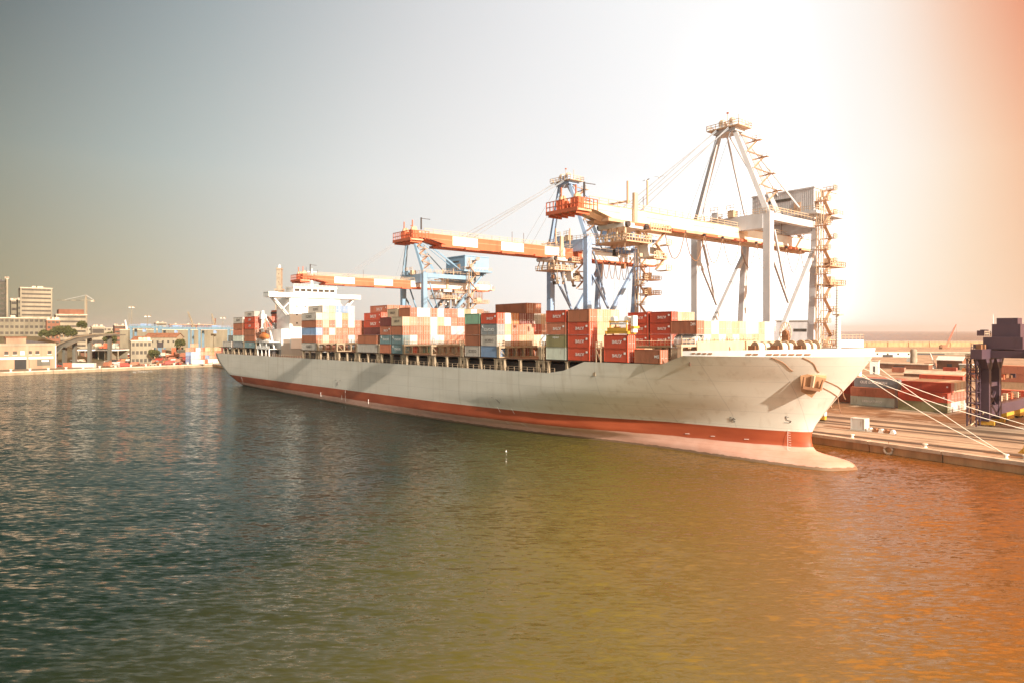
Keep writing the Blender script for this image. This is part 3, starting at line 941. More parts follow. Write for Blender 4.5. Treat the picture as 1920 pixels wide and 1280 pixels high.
# ------------------------------------------------------------------ containers
CW, CH = 2.44, 2.59
PAL = {'red': (.50, .075, .035), 'brown': (.34, .125, .065), 'rust red': (.42, .15, .085), 'maroon': (.17, .045, .04), 'orange': (.62, .24, .09),
       'tan': (.55, .36, .22), 'cream': (.53, .43, .30), 'white': (.66, .65, .62), 'pale grey': (.47, .43, .38), 'grey': (.26, .28, .29),
       'teal': (.15, .23, .24), 'blue': (.20, .30, .46), 'light blue': (.42, .53, .60), 'green': (.22, .40, .28), 'olive': (.27, .24, .12),
       'pale green': (.52, .56, .48), 'navy': (.10, .13, .24), 'salmon': (.54, .26, .17), 'yellow': (.62, .48, .12)}
CM = {}
def container_mesh(Lc, Hc, door):
    k = (Lc, Hc, door)
    if k in CM:
        return CM[k]
    mb = MB()
    n = int(Lc / .29)
    x0, x1, dep = .14, Lc - .14, .045
    prof = []
    for i in range(n):
        a = x0 + (x1 - x0) * i / n; p = (x1 - x0) / n
        prof += [(a, 0), (a + .33 * p, 0), (a + .5 * p, 1), (a + .83 * p, 1)]
    prof.append((x1, 0))
    for y, s in ((.03, 1), (CW - .03, -1)):
        P = []
        for x, d in prof:
            P += [(x, y + s * d * dep, .15), (x, y + s * d * dep, Hc - .11)]
        Fq = [(2 * i, 2 * i + 2, 2 * i + 3, 2 * i + 1) if s > 0 else (2 * i, 2 * i + 1, 2 * i + 3, 2 * i + 2) for i in range(len(prof) - 1)]
        mb.add(P, Fq, 'container_paint')
        yy = 0.0 if s > 0 else CW
        for z0, z1 in ((0.02, .16), (Hc - .12, Hc - .01)):
            mb.bx(.16, Lc - .16, min(yy, yy + s * .07), max(yy, yy + s * .07), z0, z1, 'container_paint')
    for x in (0, Lc - .16):
        for y in (0, CW - .16):
            mb.bx(x, x + .16, y, y + .16, 0, Hc, 'container_paint')
    mb.bx(.16, Lc - .16, .07, CW - .07, Hc - .07, Hc - .03, 'container_paint')
    mb.bx(.16, Lc - .16, .07, CW - .07, .05, .12, 'dark_steel')
    for x, xx in ((.02, .08), (Lc - .10, Lc - .06)):
        mb.bx(x, xx, .16, CW - .16, .16, Hc - .12, 'container_paint')
    for x in (.0, Lc - .14):
        mb.bx(x, x + .14, .16, CW - .16, Hc - .13, Hc - .005, 'container_paint')
        mb.bx(x, x + .14, .16, CW - .16, .01, .16, 'container_paint')
    CM[k] = mb.mesh('shipping_container')
    return CM[k]
def door_mesh(Hc):
    k = ('door', Hc)
    if k in CM:
        return CM[k]
    mb = MB()
    for y0, y1 in ((.17, 1.21), (1.23, CW - .17)):
        mb.bx(-.055, -.02, y0, y1, .17, Hc - .14, 'container_paint')
        for q in (.22, .78):
            y = y0 + (y1 - y0) * q
            mb.bx(-.02, .035, y - .03, y + .03, .08, Hc - .06, 'tank_steel')
        mb.bx(-.02, .045, y0 + .15, y1 - .15, 1.0, 1.06, 'tank_steel')
        for z in (.45, Hc - .5):
            mb.bx(-.02, .01, y0 + .02, y1 - .02, z, z + .07, 'container_paint')
    CM[k] = mb.mesh('end_door')
    return CM[k]
ORD = ['first', 'second', 'third', 'fourth', 'fifth', 'sixth', 'seventh', 'eighth', 'ninth', 'tenth', 'eleventh', 'twelfth', 'thirteenth', 'fourteenth', 'fifteenth']
def container(mw, Lc, colour, label, group, Hc=CH, door=True, text=None, tmat='white_lettering', tsize=.9, tx=.52, tz=.5, logo=None):
    o = put(container_mesh(Lc, Hc, 0), 'shipping_container', None, mw)
    c = PAL[colour]
    k = .85 + .3 * random.random()
    col = tuple(min(.9, x * k) for x in c) + (1,)
    o.color = col
    tag(o, label, 'shipping container', group)
    if door:
        d = put(door_mesh(Hc), 'end_door', o)
        d.location = (Lc - .005, 0, 0)
        d.color = col
    if text:
        d = put(text_mesh(text, tsize, tmat), 'lettering', o)
        d.location = (Lc * tx, -.012, Hc * tz)
    if logo:
        mb = MB(); 
        lx, lz, kind = logo
        if kind == 'square':
            mb.bx(lx - .22, lx + .22, -.03, -.005, lz - .2, lz + .2, 'white_lettering')
        else:
            mb.prism([(lx - .45, lz), (lx + .2, lz + .4), (lx + .05, lz), (lx + .2, lz - .4)], 'y', -.03, -.005, 'white_lettering')
        mb.build('emblem', o)
    return o
BAYNAME = {'A2': 'aftmost bay', 'A1': 'second bay from the stern', 'A': 'bay behind the bridge', 'B': 'bay ahead of the bridge', 'B2': 'second bay ahead of the bridge',
           'C': 'low midship bay', 'D': 'tall midship bay', 'E': 'third bay from the bow', 'F': 'second bay from the bow', 'H': 'foremost bay'}
BASE = 17.6
SPOTS = {}
def bay(key, rows, ends=None, halves=None, seed=1, base=BASE, v0=.15, pitch=2.455, pal=None, hc=CH, first=0):
    """rows: tiers in each row counted from the near rail. ends: colours of the bow-facing ends, bottom up.
    halves: rows loaded as two 20 ft boxes instead of one 40 ft box"""
    rnd = random.Random(seed)
    pal = pal or ['rust red', 'brown', 'rust red', 'salmon', 'red', 'white', 'tan', 'light blue', 'cream', 'rust red']
    u0 = BAYS[key]
    for r, n in enumerate(rows):
        prev = rows[r - 1] if r else 0
        for t in range(n):
            colr = (ends or {}).get(r, [])
            c = colr[t] if t < len(colr) and colr[t] else rnd.choice(pal)
            yield r, t, c, (t >= prev), (t == n - 1), u0, v0 + (r + first) * pitch, base + t * (hc + .02)
def put_bay(key, rows, ends=None, sides=None, seed=1, open_above=0, halves=(), aft=None, hc=CH, base=BASE, pal=None, skip=()):
    """open_above: lowest tier whose bow-facing end the next bay leaves in view"""
    for r, t, c, side, top, u0, v, z in bay(key, rows, ends, seed=seed, base=base, hc=hc, pal=pal):
        if (r, t) in skip:
            continue
        if not (side or top or t >= open_above):
            continue
        sp = (sides or {}).get((r, t), {})
        wh = BAYNAME[key]
        tw = ORD[t] + ' tier'
        rw = 'outermost row' if r == 0 else ORD[r] + ' row inboard'
        grp = 'containers stacked on the ship'
        if r in halves:
            af = (aft or {}).get((r, t), {})
            ca = af.get('c') or c
            if side or top:
                container(SM @ T(u0, v, z), 6.06, ca, f"{ca} short container, {tw} of {rw}, left box, {wh}", grp, hc, True, **{k: x for k, x in af.items() if k != 'c'})
            container(SM @ T(u0 + 6.13 + .6, v, z), 6.06, sp.get('c') or c, f"{sp.get('c') or c} short container, {tw} of {rw}, right box, {wh}", grp, hc, True, **{k: x for k, x in sp.items() if k != 'c'})
        else:
            container(SM @ T(u0, v, z), 12.19, sp.get('c') or c, f"{sp.get('c') or c} long container, {tw} of {rw}, {wh}", grp, hc, True, **{k: x for k, x in sp.items() if k != 'c'})
KL = dict(text="'K'LINE", tsize=.82, tx=.56, tz=.48, logo=(5.35, 1.75, 'square'))
KLR = dict(KL, c='red')
COSCO = dict(text='COSCO', tmat='dark_lettering', tsize=.9, tx=.52, tz=.5, c='pale grey')
TEAL = dict(text='CRONOS', tsize=.85, tx=.56, tz=.5, c='teal', logo=(.8, 2.0, 'arrow'))
P_ = 'rust red'
# behind the bridge
put_bay('A', [5, 5, 5, 5, 4, 4], {0: ['teal', 'brown', 'brown', 'red', 'red'], 1: ['salmon', P_, P_, P_, 'salmon'], 2: [P_, P_, P_, 'red', P_], 3: ['brown', P_, 'blue', 'grey', 'red']},
        {(0, 3): dict(c='red', text='MOL', tsize=1.3, tx=.5), (0, 4): dict(c='red', text='MOL', tsize=1.3, tx=.5), (0, 0): dict(c='teal', text='CSCL', tsize=1.2, tx=.55), (0, 1): dict(c='brown'), (0, 2): dict(c='brown')}, seed=3,
        skip={(1, 1)} | {(r, t) for r in (2, 3) for t in range(3)} | {(r, t) for r in (4, 5) for t in range(4)})
put_bay('A1', [5, 5, 6], {0: ['grey', 'pale green', P_, 'brown', 'pale grey'], 1: [P_, P_, P_, P_, 'white'], 2: [P_, P_, P_, P_, 'olive', 'pale grey']},
        {(0, 4): dict(COSCO, tsize=1.4), (2, 5): dict(COSCO, tsize=1.4)}, seed=4, open_above=99)
put_bay('A2', [1, 2, 2, 4], {0: ['pale grey'], 1: ['pale grey', 'pale grey'], 2: ['tan', 'pale green'], 3: ['blue', 'blue', 'blue', 'pale grey']}, seed=5, open_above=99)
# ahead of the bridge
W, LB = 'white', 'light blue'
put_bay('B', [5, 6, 6, 6, 6, 6, 4, 4, 4], {
    0: ['pale grey', P_, 'blue', 'rust red', 'white'], 1: [P_, 'cream', P_, 'cream', 'cream', 'white'], 2: [P_, P_, 'pale green', P_, 'cream', 'cream'],
    3: ['brown', P_, P_, W, W, 'blue'], 4: [P_, P_, P_, P_, 'olive', 'blue'], 5: ['light blue', LB, P_, W, W, LB], 6: [P_, P_, P_, P_], 7: [P_, 'salmon', P_, P_], 8: ['brown', P_, P_, P_]},
    {(0, 0): dict(COSCO, tsize=1.3), (0, 1): dict(c='brown'), (0, 2): dict(c='blue'), (0, 3): dict(c='brown'), (0, 4): dict(COSCO, tsize=1.3), (1, 5): dict(COSCO, tsize=1.2)}, seed=6, skip={(7, 0), (8, 0), (8, 2), (8, 3)})
KL40 = dict(text="'K'LINE", tsize=1.4, tx=.55, tz=.48, c='red', logo=(11.2, 1.75, 'square'))
put_bay('B2', [0] * 7 + [5, 6, 6, 6, 6], {7: [P_, 'maroon', 'maroon', 'red', 'red'], 8: [P_] * 6, 9: [P_] * 6, 10: [P_] * 6, 11: [P_] * 6},
        {(7, 4): KL40, (7, 3): KL40, (8, 5): dict(KL40, c='rust red'), (7, 2): dict(c='maroon'), (7, 1): dict(c='maroon')}, seed=7, open_above=3, skip={(7, 0), (8, 3)} | {(r, t) for r in (9, 10, 11) for t in (3, 4)})
put_bay('C', [2, 1], {0: ['olive', 'brown'], 1: ['brown']}, {(0, 0): dict(c='pale grey'), (0, 1): dict(c='brown')}, seed=8, skip={(1, 0)})
put_bay('D', [4, 5, 5, 5, 5, 5, 5, 5, 5, 5, 5, 5], {
    0: ['teal', 'cream', 'salmon', 'white'], 1: ['red', 'white', P_, 'salmon', P_], 2: ['cream', P_, P_, 'salmon', 'white'], 3: ['green', P_, P_, 'salmon', LB],
    4: [P_, LB, W, LB, P_], 5: ['cream', W, P_, 'tan', W], 6: ['brown', P_, P_, LB, P_], 7: ['cream', P_, LB, P_, P_], 8: [P_, P_, W, P_, W], 9: ['cream', P_, 'salmon', P_, 'olive'],
    10: [P_, P_, W, P_, W], 11: [P_, P_, P_, 'salmon', P_]},
    {(0, 0): TEAL, (0, 1): TEAL, (0, 2): dict(c='brown'), (0, 3): dict(text="'K'LINE", tmat='dark_lettering', tsize=.9, tx=.5, c='cream'), (1, 4): dict(c='brown')},
    aft={(0, 0): dict(c='rust red'), (0, 1): TEAL, (0, 2): dict(KL, c='rust red'), (0, 3): dict(c='maroon'), (1, 4): dict(text="'K'LINE", tmat='dark_lettering', tsize=.9, c='cream'), (1, 3): dict(c='brown')}, halves=(0, 1), seed=9, skip={(r, t) for r in (10, 11) for t in range(4)})
put_bay('E', [4, 4, 4, 4, 5, 5, 4], {
    0: ['blue', W, LB, 'salmon'], 1: ['brown', W, 'tan', 'white'], 2: ['brown', P_, P_, 'orange'], 3: ['brown', 'tan', P_, 'maroon'], 4: [P_, 'tan', 'salmon', 'maroon', P_], 5: ['brown', 'cream', 'red', 'pale grey', P_],
    6: ['maroon', LB, 'salmon', 'tan'], 7: [P_, W, 'salmon', 'salmon']},
    {(0, 0): dict(c='blue'), (0, 1): dict(COSCO), (0, 2): dict(text='CRONOS', tsize=.95, tx=.5, tz=.45, c='grey', logo=(.6, 2.0, 'arrow')), (0, 3): dict(KL, c='red'), (4, 4): dict(c='brown')},
    aft={(0, 0): COSCO, (0, 1): dict(c='brown'), (0, 2): dict(c='brown'), (0, 3): dict(c='green'), (4, 4): dict(c='brown')}, halves=(0,), seed=10, skip={(6, 0)})
put_bay('F', [4, 4, 4, 4, 1, 1, 1, 1, 1, 1, 1, 4, 4, 4, 4], {
    0: ['red', 'salmon', 'salmon', 'cream'], 1: ['brown', 'cream', 'tan', 'cream'], 2: ['brown', 'cream', 'tan', 'tan'], 3: ['brown', 'tan', 'tan', 'cream'],
    11: ['red'] * 4, 12: ['tan', 'tan', 'tan', 'cream'], 13: ['tan', 'tan', 'cream', 'tan'], 14: ['tan', 'tan', 'tan', 'cream']},
    {(0, 0): KLR, (0, 1): KLR, (0, 2): KLR, (0, 3): dict(c='brown'), (11, 1): KLR, (11, 2): KLR, (11, 3): KLR},
    aft={(0, 0): dict(c='pale green'), (0, 1): dict(text='HANJIN', tsize=.55, tx=.5, tz=.78, c='olive'), (0, 2): dict(KL, c='rust red'), (0, 3): KLR, (11, 1): KLR, (11, 2): KLR, (11, 3): KLR}, halves=(0, 11), seed=11, skip={(2, 0), (3, 0), (3, 1)} | {(r, 0) for r in (4, 5, 6, 7)} | {(r, t) for r in (12, 13, 14) for t in range(3)})
# foremost bay: two boxes aft, one forward, the rest further inboard
G = 'containers stacked on the ship'
u0 = BAYS['H']; wh = BAYNAME['H']
for t in range(2):
    container(SM @ T(u0, .25, BASE - .05 + t * 2.61), 6.06, 'red', f"red lettered container, {'lower' if t == 0 else 'upper'} of two under the yellow spreader", G, **KL)
container(SM @ T(u0, 2.8, BASE - .05), 6.06, 'red', "deep red container low down right behind the pair under the yellow spreader", G)
container(SM @ T(u0, 5.3, BASE - .05), 6.06, 'tan', "tan container low in the third row behind the yellow spreader pair", G)
container(SM @ T(21.6, .6, BASE - .1), 6.06, 'brown', "single brown container with white end strip beside the hull ramp", G, text='ZIM', tsize=.7, tx=.88)
def tank_container(mw, label):
    o = empty('tank_container', mw, label, 'tank container')
    mb = MB()
    for x in (0, 5.94):
        for y in (0, 2.32):
            mb.bx(x, x + .12, y, y + .12, 0, 2.59, 'tank_steel')
        for z in (.05, 2.47):
            mb.bx(x, x + .12, .12, 2.32, z, z + .1, 'tank_steel')
        mb.beam((x + .06, .1, .1), (x + .06, 2.3, 2.5), .08, .08, 'tank_steel')
    for y in (0, 2.32):
        mb.bx(.12, 5.94, y, y + .12, .02, .12, 'tank_steel')
        mb.bx(.12, .8, y + .02, y + .1, 2.49, 2.57, 'tank_steel'); mb.bx(5.2, 5.94, y + .02, y + .1, 2.49, 2.57, 'tank_steel')
    mb.build('frame', o)
    mb = MB()
    mb.tube([(.25, 1.22, 1.3), (.45, 1.22, 1.3), (.7, 1.22, 1.3), (5.36, 1.22, 1.3), (5.6, 1.22, 1.3), (5.8, 1.22, 1.3)], [.5, .95, 1.16, 1.16, .95, .5], 'tank_steel', 28)
    for x in (1.6, 3.0, 4.4):
        mb.tube([(x, 1.22, 1.3), (x + .08, 1.22, 1.3)], 1.18, 'white_paint', 28)
    mb.build('tank', o, True)
    mb = MB(); mb.bx(4.3, 4.8, -.03, .02, 1.5, 1.85, 'dark_lettering'); mb.bx(1, 5, 1.0, 1.4, 2.46, 2.55, 'rusty_iron')
    mb.build('walkway', o)
vH = 10.0
tank_container(SM @ T(23.0, vH, 20.25), 'silver cylindrical tank container in a frame below the brown container at the bow')
container(SM @ T(23.0, vH, BASE), 6.06, 'cream', "cream container at the bottom of the stack under the silver tank", G)
container(SM @ T(23.0, vH, 22.88), 6.06, 'brown', "brown ribbed container resting on the silver tank container at the bow", G, text='HC', tsize=.8, tx=.86, tz=.72, door=True)
cc = ['tan', 'cream', 'white', 'white', 'tan', 'white', 'cream', 'white', 'tan', 'cream']
for r in range(10):
    for t in range(1 if r else 0, 3):
        c = cc[(r + 3 * t) % 10]
        container(SM @ T(23.0, vH + 2.455 * (r + 1), BASE + t * 2.62 + .0), 6.06, c, f"pale {c} container, {ORD[t]} tier of the {ORD[r]} row inboard of the silver tank", G)

# ------------------------------------------------------------------ ship-to-shore cranes
def crane(uc, sep, label, steel, segA, dz=0.0, tip=-55.2, rear=38.0, trolley_b=-38.8, apex=70.6, stairs=True, seg=8.0, detail=1.0, boom_drop=0.0):
    """local frame: a along the quay, b from the water-side rail to the land (0 = rail), z from the quay"""
    root = empty('quay_crane', QM @ T(uc, 44, QZ), label, 'quay crane', 'ship-to-shore cranes on the quay')
    hs = sep / 2
    zb = 43.4 + dz                # underside of boom
    zp = 46.8 + dz                # portal beam centre
    ap = apex + dz
    gb = 20.0
    wl = 1.7
    for sa in (-1, 1):
        mb = MB()
        mb.bx(sa * hs - wl / 2, sa * hs + wl / 2, -.9, .9, 2.2, zp + 2.0, steel)
        mb.build('leg', root)
        mb = MB()
        mb.beam((sa * hs, gb - 1.2, 2.2), (sa * hs, gb + 2.6, zp + 1.2), 1.6, 1.5, steel, up=(0, 1, 0))
        mb.build('leg', root)
        mb = MB()
        mb.beam((sa * hs, .6, 15), (sa * hs, gb + 2.0, zp - 4.5), 1.0, 1.1, steel)
        mb.beam((sa * hs, gb - .8, 14), (sa * hs, .5, 14), 1.1, 1.3, steel)
        mb.beam((sa * hs, .8, zp - 7), (sa * hs, 9, zp - 18.5), .55, .55, steel)
        mb.beam((sa * hs, 2.5, zp - 2), (sa * hs, 9, zp - 18.5), .45, .45, steel)
        mb.build('diagonal_brace', root)
        for b in (0, gb - 1.2):
            mb = MB()
            for k in (-3.4, -1.2, 1.2, 3.4):
                mb.bx(sa * hs + k - .8, sa * hs + k + .8, b - .5, b + .5, .35, 1.3, 'machine_yellow')
                mb.tube([(sa * hs + k - .4, b - .3, .35), (sa * hs + k - .4, b + .3, .35)], .33, 'dark_steel', 10)
                mb.tube([(sa * hs + k + .4, b - .3, .35), (sa * hs + k + .4, b + .3, .35)], .33, 'dark_steel', 10)
            mb.bx(sa * hs - 4.2, sa * hs + 4.2, b - .6, b + .6, 1.3, 2.3, steel)
            mb.build('bogie', root)
    mb = MB()
    for y0, y1, z0, z1, nm in ((-1.0, 1.0, zp - 1.8, zp + 1.6, 'portal_beam'), (-.8, .8, 2.3, 4.0, 'sill_beam'), (gb + 1.6, gb + 3.4, zp - .8, zp + 1.8, 'portal_beam'), (gb - 2, gb - .4, 2.3, 4.0, 'sill_beam')):
        mb = MB(); mb.bx(-hs + .85, hs - .85, y0, y1, z0, z1, steel); mb.build(nm, root)
    for sa in (-1, 1):
        mb = MB(); mb.bx(sa * hs - .75, sa * hs + .75, 1.0, gb + 1.6, zp + .1, zp + 1.7, steel); mb.build('side_beam', root)
    mb = MB()
    mb.rail([(-hs, -1.0, zp + 1.6), (hs, -1.0, zp + 1.6)], 'rail_tan', 1.1, 1.6, .05)
    mb.rail([(hs + .8, -1.0, zp + 2.0), (hs + .8, gb, zp + 2.0)], 'rail_tan', 1.1, 1.6, .05)
    for a in (-hs * .35, hs * .1):
        mb.bx(a - .8, a + .8, -1.6, .2, zp + 1.6, zp + 3.2, 'rail_tan' if a > 0 else steel)
        mb.rail([(a - 1, -1.7, zp + 3.2), (a + 1, -1.7, zp + 3.2)], 'rail_tan', 1.2, .7, .06)
    mb.build('walkway_railing', root)
    # pylon
    for sa in (-1, 1):
        mb = MB(); mb.beam((sa * (hs - .2), 0, zp + 1.9), (sa * 1.9, -1.5, ap - 1.5), 1.25, 1.15, steel, .95, .95); mb.build('pylon_leg', root)
        if sa > 0:
            mb = MB(); mb.beam((hs - .3, gb * .26, zp + 1.7), (2.3, .6, ap - 1.3), 1.0, .95, steel, .8, .8); mb.build('pylon_leg', root)
    mb = MB()
    mb.bx(-3.0, 3.0, -2.8, 1.4, ap - 2.3, ap - 1.4, steel)
    mb.bx(-4.2, 4.4, -3.6, 2.0, ap - 1.4, ap - 1.2, 'rail_tan')
    mb.bx(-1.8, -.6, -2.2, .4, ap - 1.2, ap + .8, steel); mb.bx(.8, 2.0, -2.2, .4, ap - 1.2, ap + .6, steel)
    for a in (-1.2, 1.4):
        mb.tube([(a - .35, -1.4, ap + .4), (a + .35, -1.4, ap + .4)], .9, 'rail_tan', 14)
    mb.rail([(-4.2, -3.6, ap - 1.2), (4.4, -3.6, ap - 1.2), (4.4, 2.0, ap - 1.2), (-4.2, 2.0, ap - 1.2), (-4.2, -3.6, ap - 1.2)], 'rail_tan', 1.1, 1.2, .06)
    mb.beam((2.2, 0, ap - 1.2), (2.2, 0, ap + 2.2), .12, .12, 'rail_tan'); mb.beam((-.2, -1, ap), (-.2, -1, ap + 2.9), .1, .1, 'rail_tan')
    mb.bx(-.35, .1, -1.2, -.8, ap + 2.6, ap + 2.9, 'boom_red')
    mb.build('apex_platform', root)
    mb = MB()
    for k, f in enumerate((.22, .48, .72)):
        sa = 1
        p0 = Vector((hs - .2, 0, zp + 1.9)).lerp(Vector((1.9, -1.5, ap - 1.5)), f)
        if k == 1 or True:
            pass
    mb.v and mb.build('pylon_tie', root)
    # twin boom with coloured panels
    for sa in (-1, 1):
        mb = MB()
        b = tip + 4.5; k = 0
        while b < rear:
            e = min(b + seg, rear)
            col = segA if (k % 2 == 0 and b < 3) else 'white_paint'
            if b < 3 < e:
                e = 3.0 if e - 3 > .5 else e
            a0 = sa * 1.95
            z0, z1 = zb, zb + 2.35
            if k == 0:
                mb.prism([(b - 3.5, z1 - 1.1), (b + 1.0, z1 - 1.25), (e - 2, z0), (e, z0), (e, z1), (b - 3.5, z1)], 'x', a0 - .75, a0 + .75, col)
            else:
                mb.bx(a0 - .75, a0 + .75, b, e, z0, z1, col)
            b = e; k += 1
        mb.bx(sa * 1.95 - .9, sa * 1.95 + .9, tip + 9, rear, zb - .6, zb - .02, 'boom_red' if segA == 'boom_red' else 'safety_orange')
        mb.bx(sa * 1.95 - .88, sa * 1.95 + .88, tip + 5, rear, zb + 2.37, zb + 2.5, 'safety_orange')
        mb.bx(sa * 2.71, sa * 2.71 + .02 * sa, tip + 6, 1.5, zb + 1.2, zb + 1.27, 'safety_orange') if sa > 0 else None
        g_ = mb.build('boom_girder', root)
        mb = MB()
        mb.rail([(sa * 2.6, tip + 4, zb + 2.5), (sa * 2.6, rear, zb + 2.5)], 'rail_tan', 1.05, 2.6, .045)
        if sa > 0:
            for b in [tip + 20 + 4.2 * i for i in range(int((rear - tip - 24) / 4.2))]:
                if int(b * 7) % 3 == 0:
                    mb.beam((sa * 2.3, b, zb + 2.4), (sa * 2.3, b, zb + 5.4), .09, .09, 'cable_dark')
        mb.build('girder_railing', g_)
    mb = MB()
    for i in range(12):
        b = tip + 5 + (rear - tip - 6) * i / 11
        mb = MB(); mb.bx(-1.2, 1.2, b - .35, b + .35, zb + 1.2, zb + 2.1, 'safety_orange' if b < 0 else steel); mb.build('boom_tie', root)
    for b in [tip + 16 + 12 * i for i in range(6)]:
        mb = MB(); mb.bx(2.3, 3.6, b, b + 4.5, zb - .9, zb - .35, 'boom_red'); mb.build('rail_box', root)
    # boom tip platform
    mb = MB()
    mb.bx(-4.0, 4.4, tip - .8, tip + 2.6, zb + .2, zb + .55, 'safety_orange')
    mb.bx(-4.0, 4.4, tip - 1.1, tip - .8, zb + .1, zb + .8, 'boom_red')
    for a in (-3.5, -1.8, 0, 1.9, 3.7):
        mb.bx(a - .12, a + .12, tip - .8, tip + 2.6, zb - .3, zb + .2, 'boom_red')
    mb.rail([(-4.0, tip - .9, zb + .55), (4.4, tip - .9, zb + .55), (4.4, tip + 4.2, zb + .55)], 'boom_red', 2.0, .9, .07)
    for a in (-1.95, 1.95):
        mb.bx(a - .8, a + .8, tip + .6, tip + 2.4, zb + .5, zb + 2.9, 'boom_red')
        mb.beam((a, tip + 1, zb + 2.5), (a, tip + 1, zb + 5.4), .22, .22, 'boom_red')
        mb.tube([(a - .3, tip + 1.4, zb + 3.1), (a + .3, tip + 1.4, zb + 3.1)], .8, 'safety_orange', 12)
    mb.bx(-2.2, 2.2, tip + 2.2, tip + 3.2, zb + .8, zb + 2.3, 'boom_red')
    mb.beam((1.2, tip + 4, zb + 3.4), (1.2, tip + 4, zb + 6.4), .28, .28, 'dark_steel'); mb.beam((1.2, tip + 4, zb + 6.2), (2.2, tip + 6, zb + 6.0), .14, .14, 'dark_steel')
    mb.build('boom_tip_platform', root)
    # stays
    for sa in (-1, 1):
        for b, o in ((tip + 17, 0), (tip + 19.5, .5), (tip + 40, 0)):
            mb = MB()
            mb.tube([(sa * 1.6, -1.6, ap - .6 + o), (sa * 1.95, b, zb + 2.5)], .11 if b < tip + 30 else .09, 'stay_steel', 5)
            mb.build('forestay', root)
        mb = MB()
        mb.tube([(sa * 1.6, .8, ap - .9), (sa * 1.95, gb + 11, zb + 2.6)], .2, steel, 6)
        mb.tube([(sa * 1.6, .8, ap - 1.6), (sa * (hs - 1), gb + 2, zp + 1.8)], .24, steel, 6)
        mb.build('backstay', root)
    # machinery house
    mb = MB()
    mb.bx(-hs * .55, hs + 1.5, gb - 1.5, gb + 10.5, zp + 4.0, zp + 10.0, steel)
    mb.bx(-hs * .55 - .25, hs + 1.75, gb - 1.75, gb + 10.75, zp + 9.6, zp + 9.85, steel)
    mb.bx(-hs * .55 - 1.2, hs + 2.7, gb - 2.8, gb + 11.5, zp + 3.3, zp + 4.0, steel)
    n = 34
    for i in range(n):
        a = -hs * .55 + (hs * 1.55 + 1.5) * (i + .5) / n
        mb.bx(a - .09, a + .09, gb - 1.57, gb - 1.5, zp + 4.05, zp + 9.55, steel)
    house_ = mb.build('machinery_house', root)
    mb = MB(); mb.bx(hs * .1, hs * .1 + 4.4, gb - 1.63, gb - 1.58, zp + 7.3, zp + 8.0, 'window_glass'); mb.bx(hs * .1 - 1.6, hs * .1 - .9, gb - 1.63, gb - 1.58, zp + 7.3, zp + 7.9, 'window_glass')
    mb.build('window', house_)
    mb = MB(); mb.bx(hs - 3.6, hs - 1.8, gb - 1.68, gb - 1.58, zp + 4.2, zp + 6.6, 'safety_orange'); mb.build('door', house_)
    mb = MB()
    mb.rail([(-hs * .55 - 1.1, gb - 2.7, zp + 4), (hs + 2.6, gb - 2.7, zp + 4), (hs + 2.6, gb + 11.4, zp + 4)], 'rail_tan', 1.1, 1.5, .05)
    mb.build('house_railing', house_)
    mb = MB()
    for b in (gb, gb + 9):
        mb.bx(-hs + .5, hs + 1, b - .5, b + .5, zp + 2.3, zp + 3.3, steel)
    for sa in (-1, 1):
        mb.beam((sa * hs, gb + 3, zp - 3), (sa * (hs - 1), gb + 10, zp + 3.2), .6, .6, steel)
        mb.beam((sa * 1.95, 0, zp - 1.5), (sa * 1.95, 0, zb + 2.4), .7, .9, steel)
        mb.beam((sa * 1.95, gb + 2.5, zp - .6), (sa * 1.95, gb + 2.5, zb + 2.4), .7, .9, steel)
        mb.beam((sa * 1.95, gb + 9, zp + 2.4), (sa * 1.95, gb + 9, zb + 2.4), .5, .6, steel)
    mb.build('hanger_frame', root)
    # trolley and cab under the boom
    tb = trolley_b
    mb = MB()
    mb.bx(-3.4, 3.4, tb - 3.6, tb + 3.6, zb - 1.4, zb - .5, 'white_paint')
    mb.bx(-2.0, 2.0, tb - 3, tb + 2.5, zb - .5, zb + 2.0, 'rusty_iron')
    for a in (-3.6, 3.6):
        for b in (-2.8, 2.8):
            mb.tube([(a - .4, tb + b, zb - .9), (a + .4, tb + b, zb - .9)], .6, 'dark_steel', 10)
    mb.bx(2.8, 5.6, tb + 2, tb + 8.5, zb - 1.9, zb - 1.6, 'safety_orange')
    mb.rail([(5.5, tb + 2, zb - 1.6), (5.5, tb + 8.5, zb - 1.6), (2.8, tb + 8.5, zb - 1.6)], 'rail_tan', 1.2, .8, .07)
    mb.bx(-3.8, 4.2, tb - 3.8, tb + 3.8, zb - 4.3, zb - 4.05, 'safety_orange')
    mb.rail([(-3.8, tb - 3.8, zb - 4.05), (4.2, tb - 3.8, zb - 4.05), (4.2, tb + 3.8, zb - 4.05)], 'rail_tan', 1.2, .8, .07)
    for a in (-3.5, -1.4, 1.4, 3.9):
        for b in (-3.6, 3.6):
            mb.beam((a, tb + b, zb - 4.2), (a * .8, tb + b * .8, zb - .9), .3, .3, 'rail_tan')
    mb.bx(2.9, 3.5, tb - .5, tb + .5, zb - .6, zb + 5.6, 'rail_tan'); mb.beam((3.4, tb - 2.5, zb + 3.2), (3.4, tb - 2.5, zb + 7.6), .3, .3, 'safety_orange'); mb.beam((4.8, tb + 1.8, zb + 3.2), (4.8, tb + 1.8, zb + 7.9), .25, .25, 'safety_orange')
    mb.bx(-3.2, 3.4, tb - 2.2, tb - 1.8, zb + 3.6, zb + 3.9, 'safety_orange')
    # access stairs, junction boxes and hanging gear round the trolley
    rr = random.Random(int(uc) + 5)
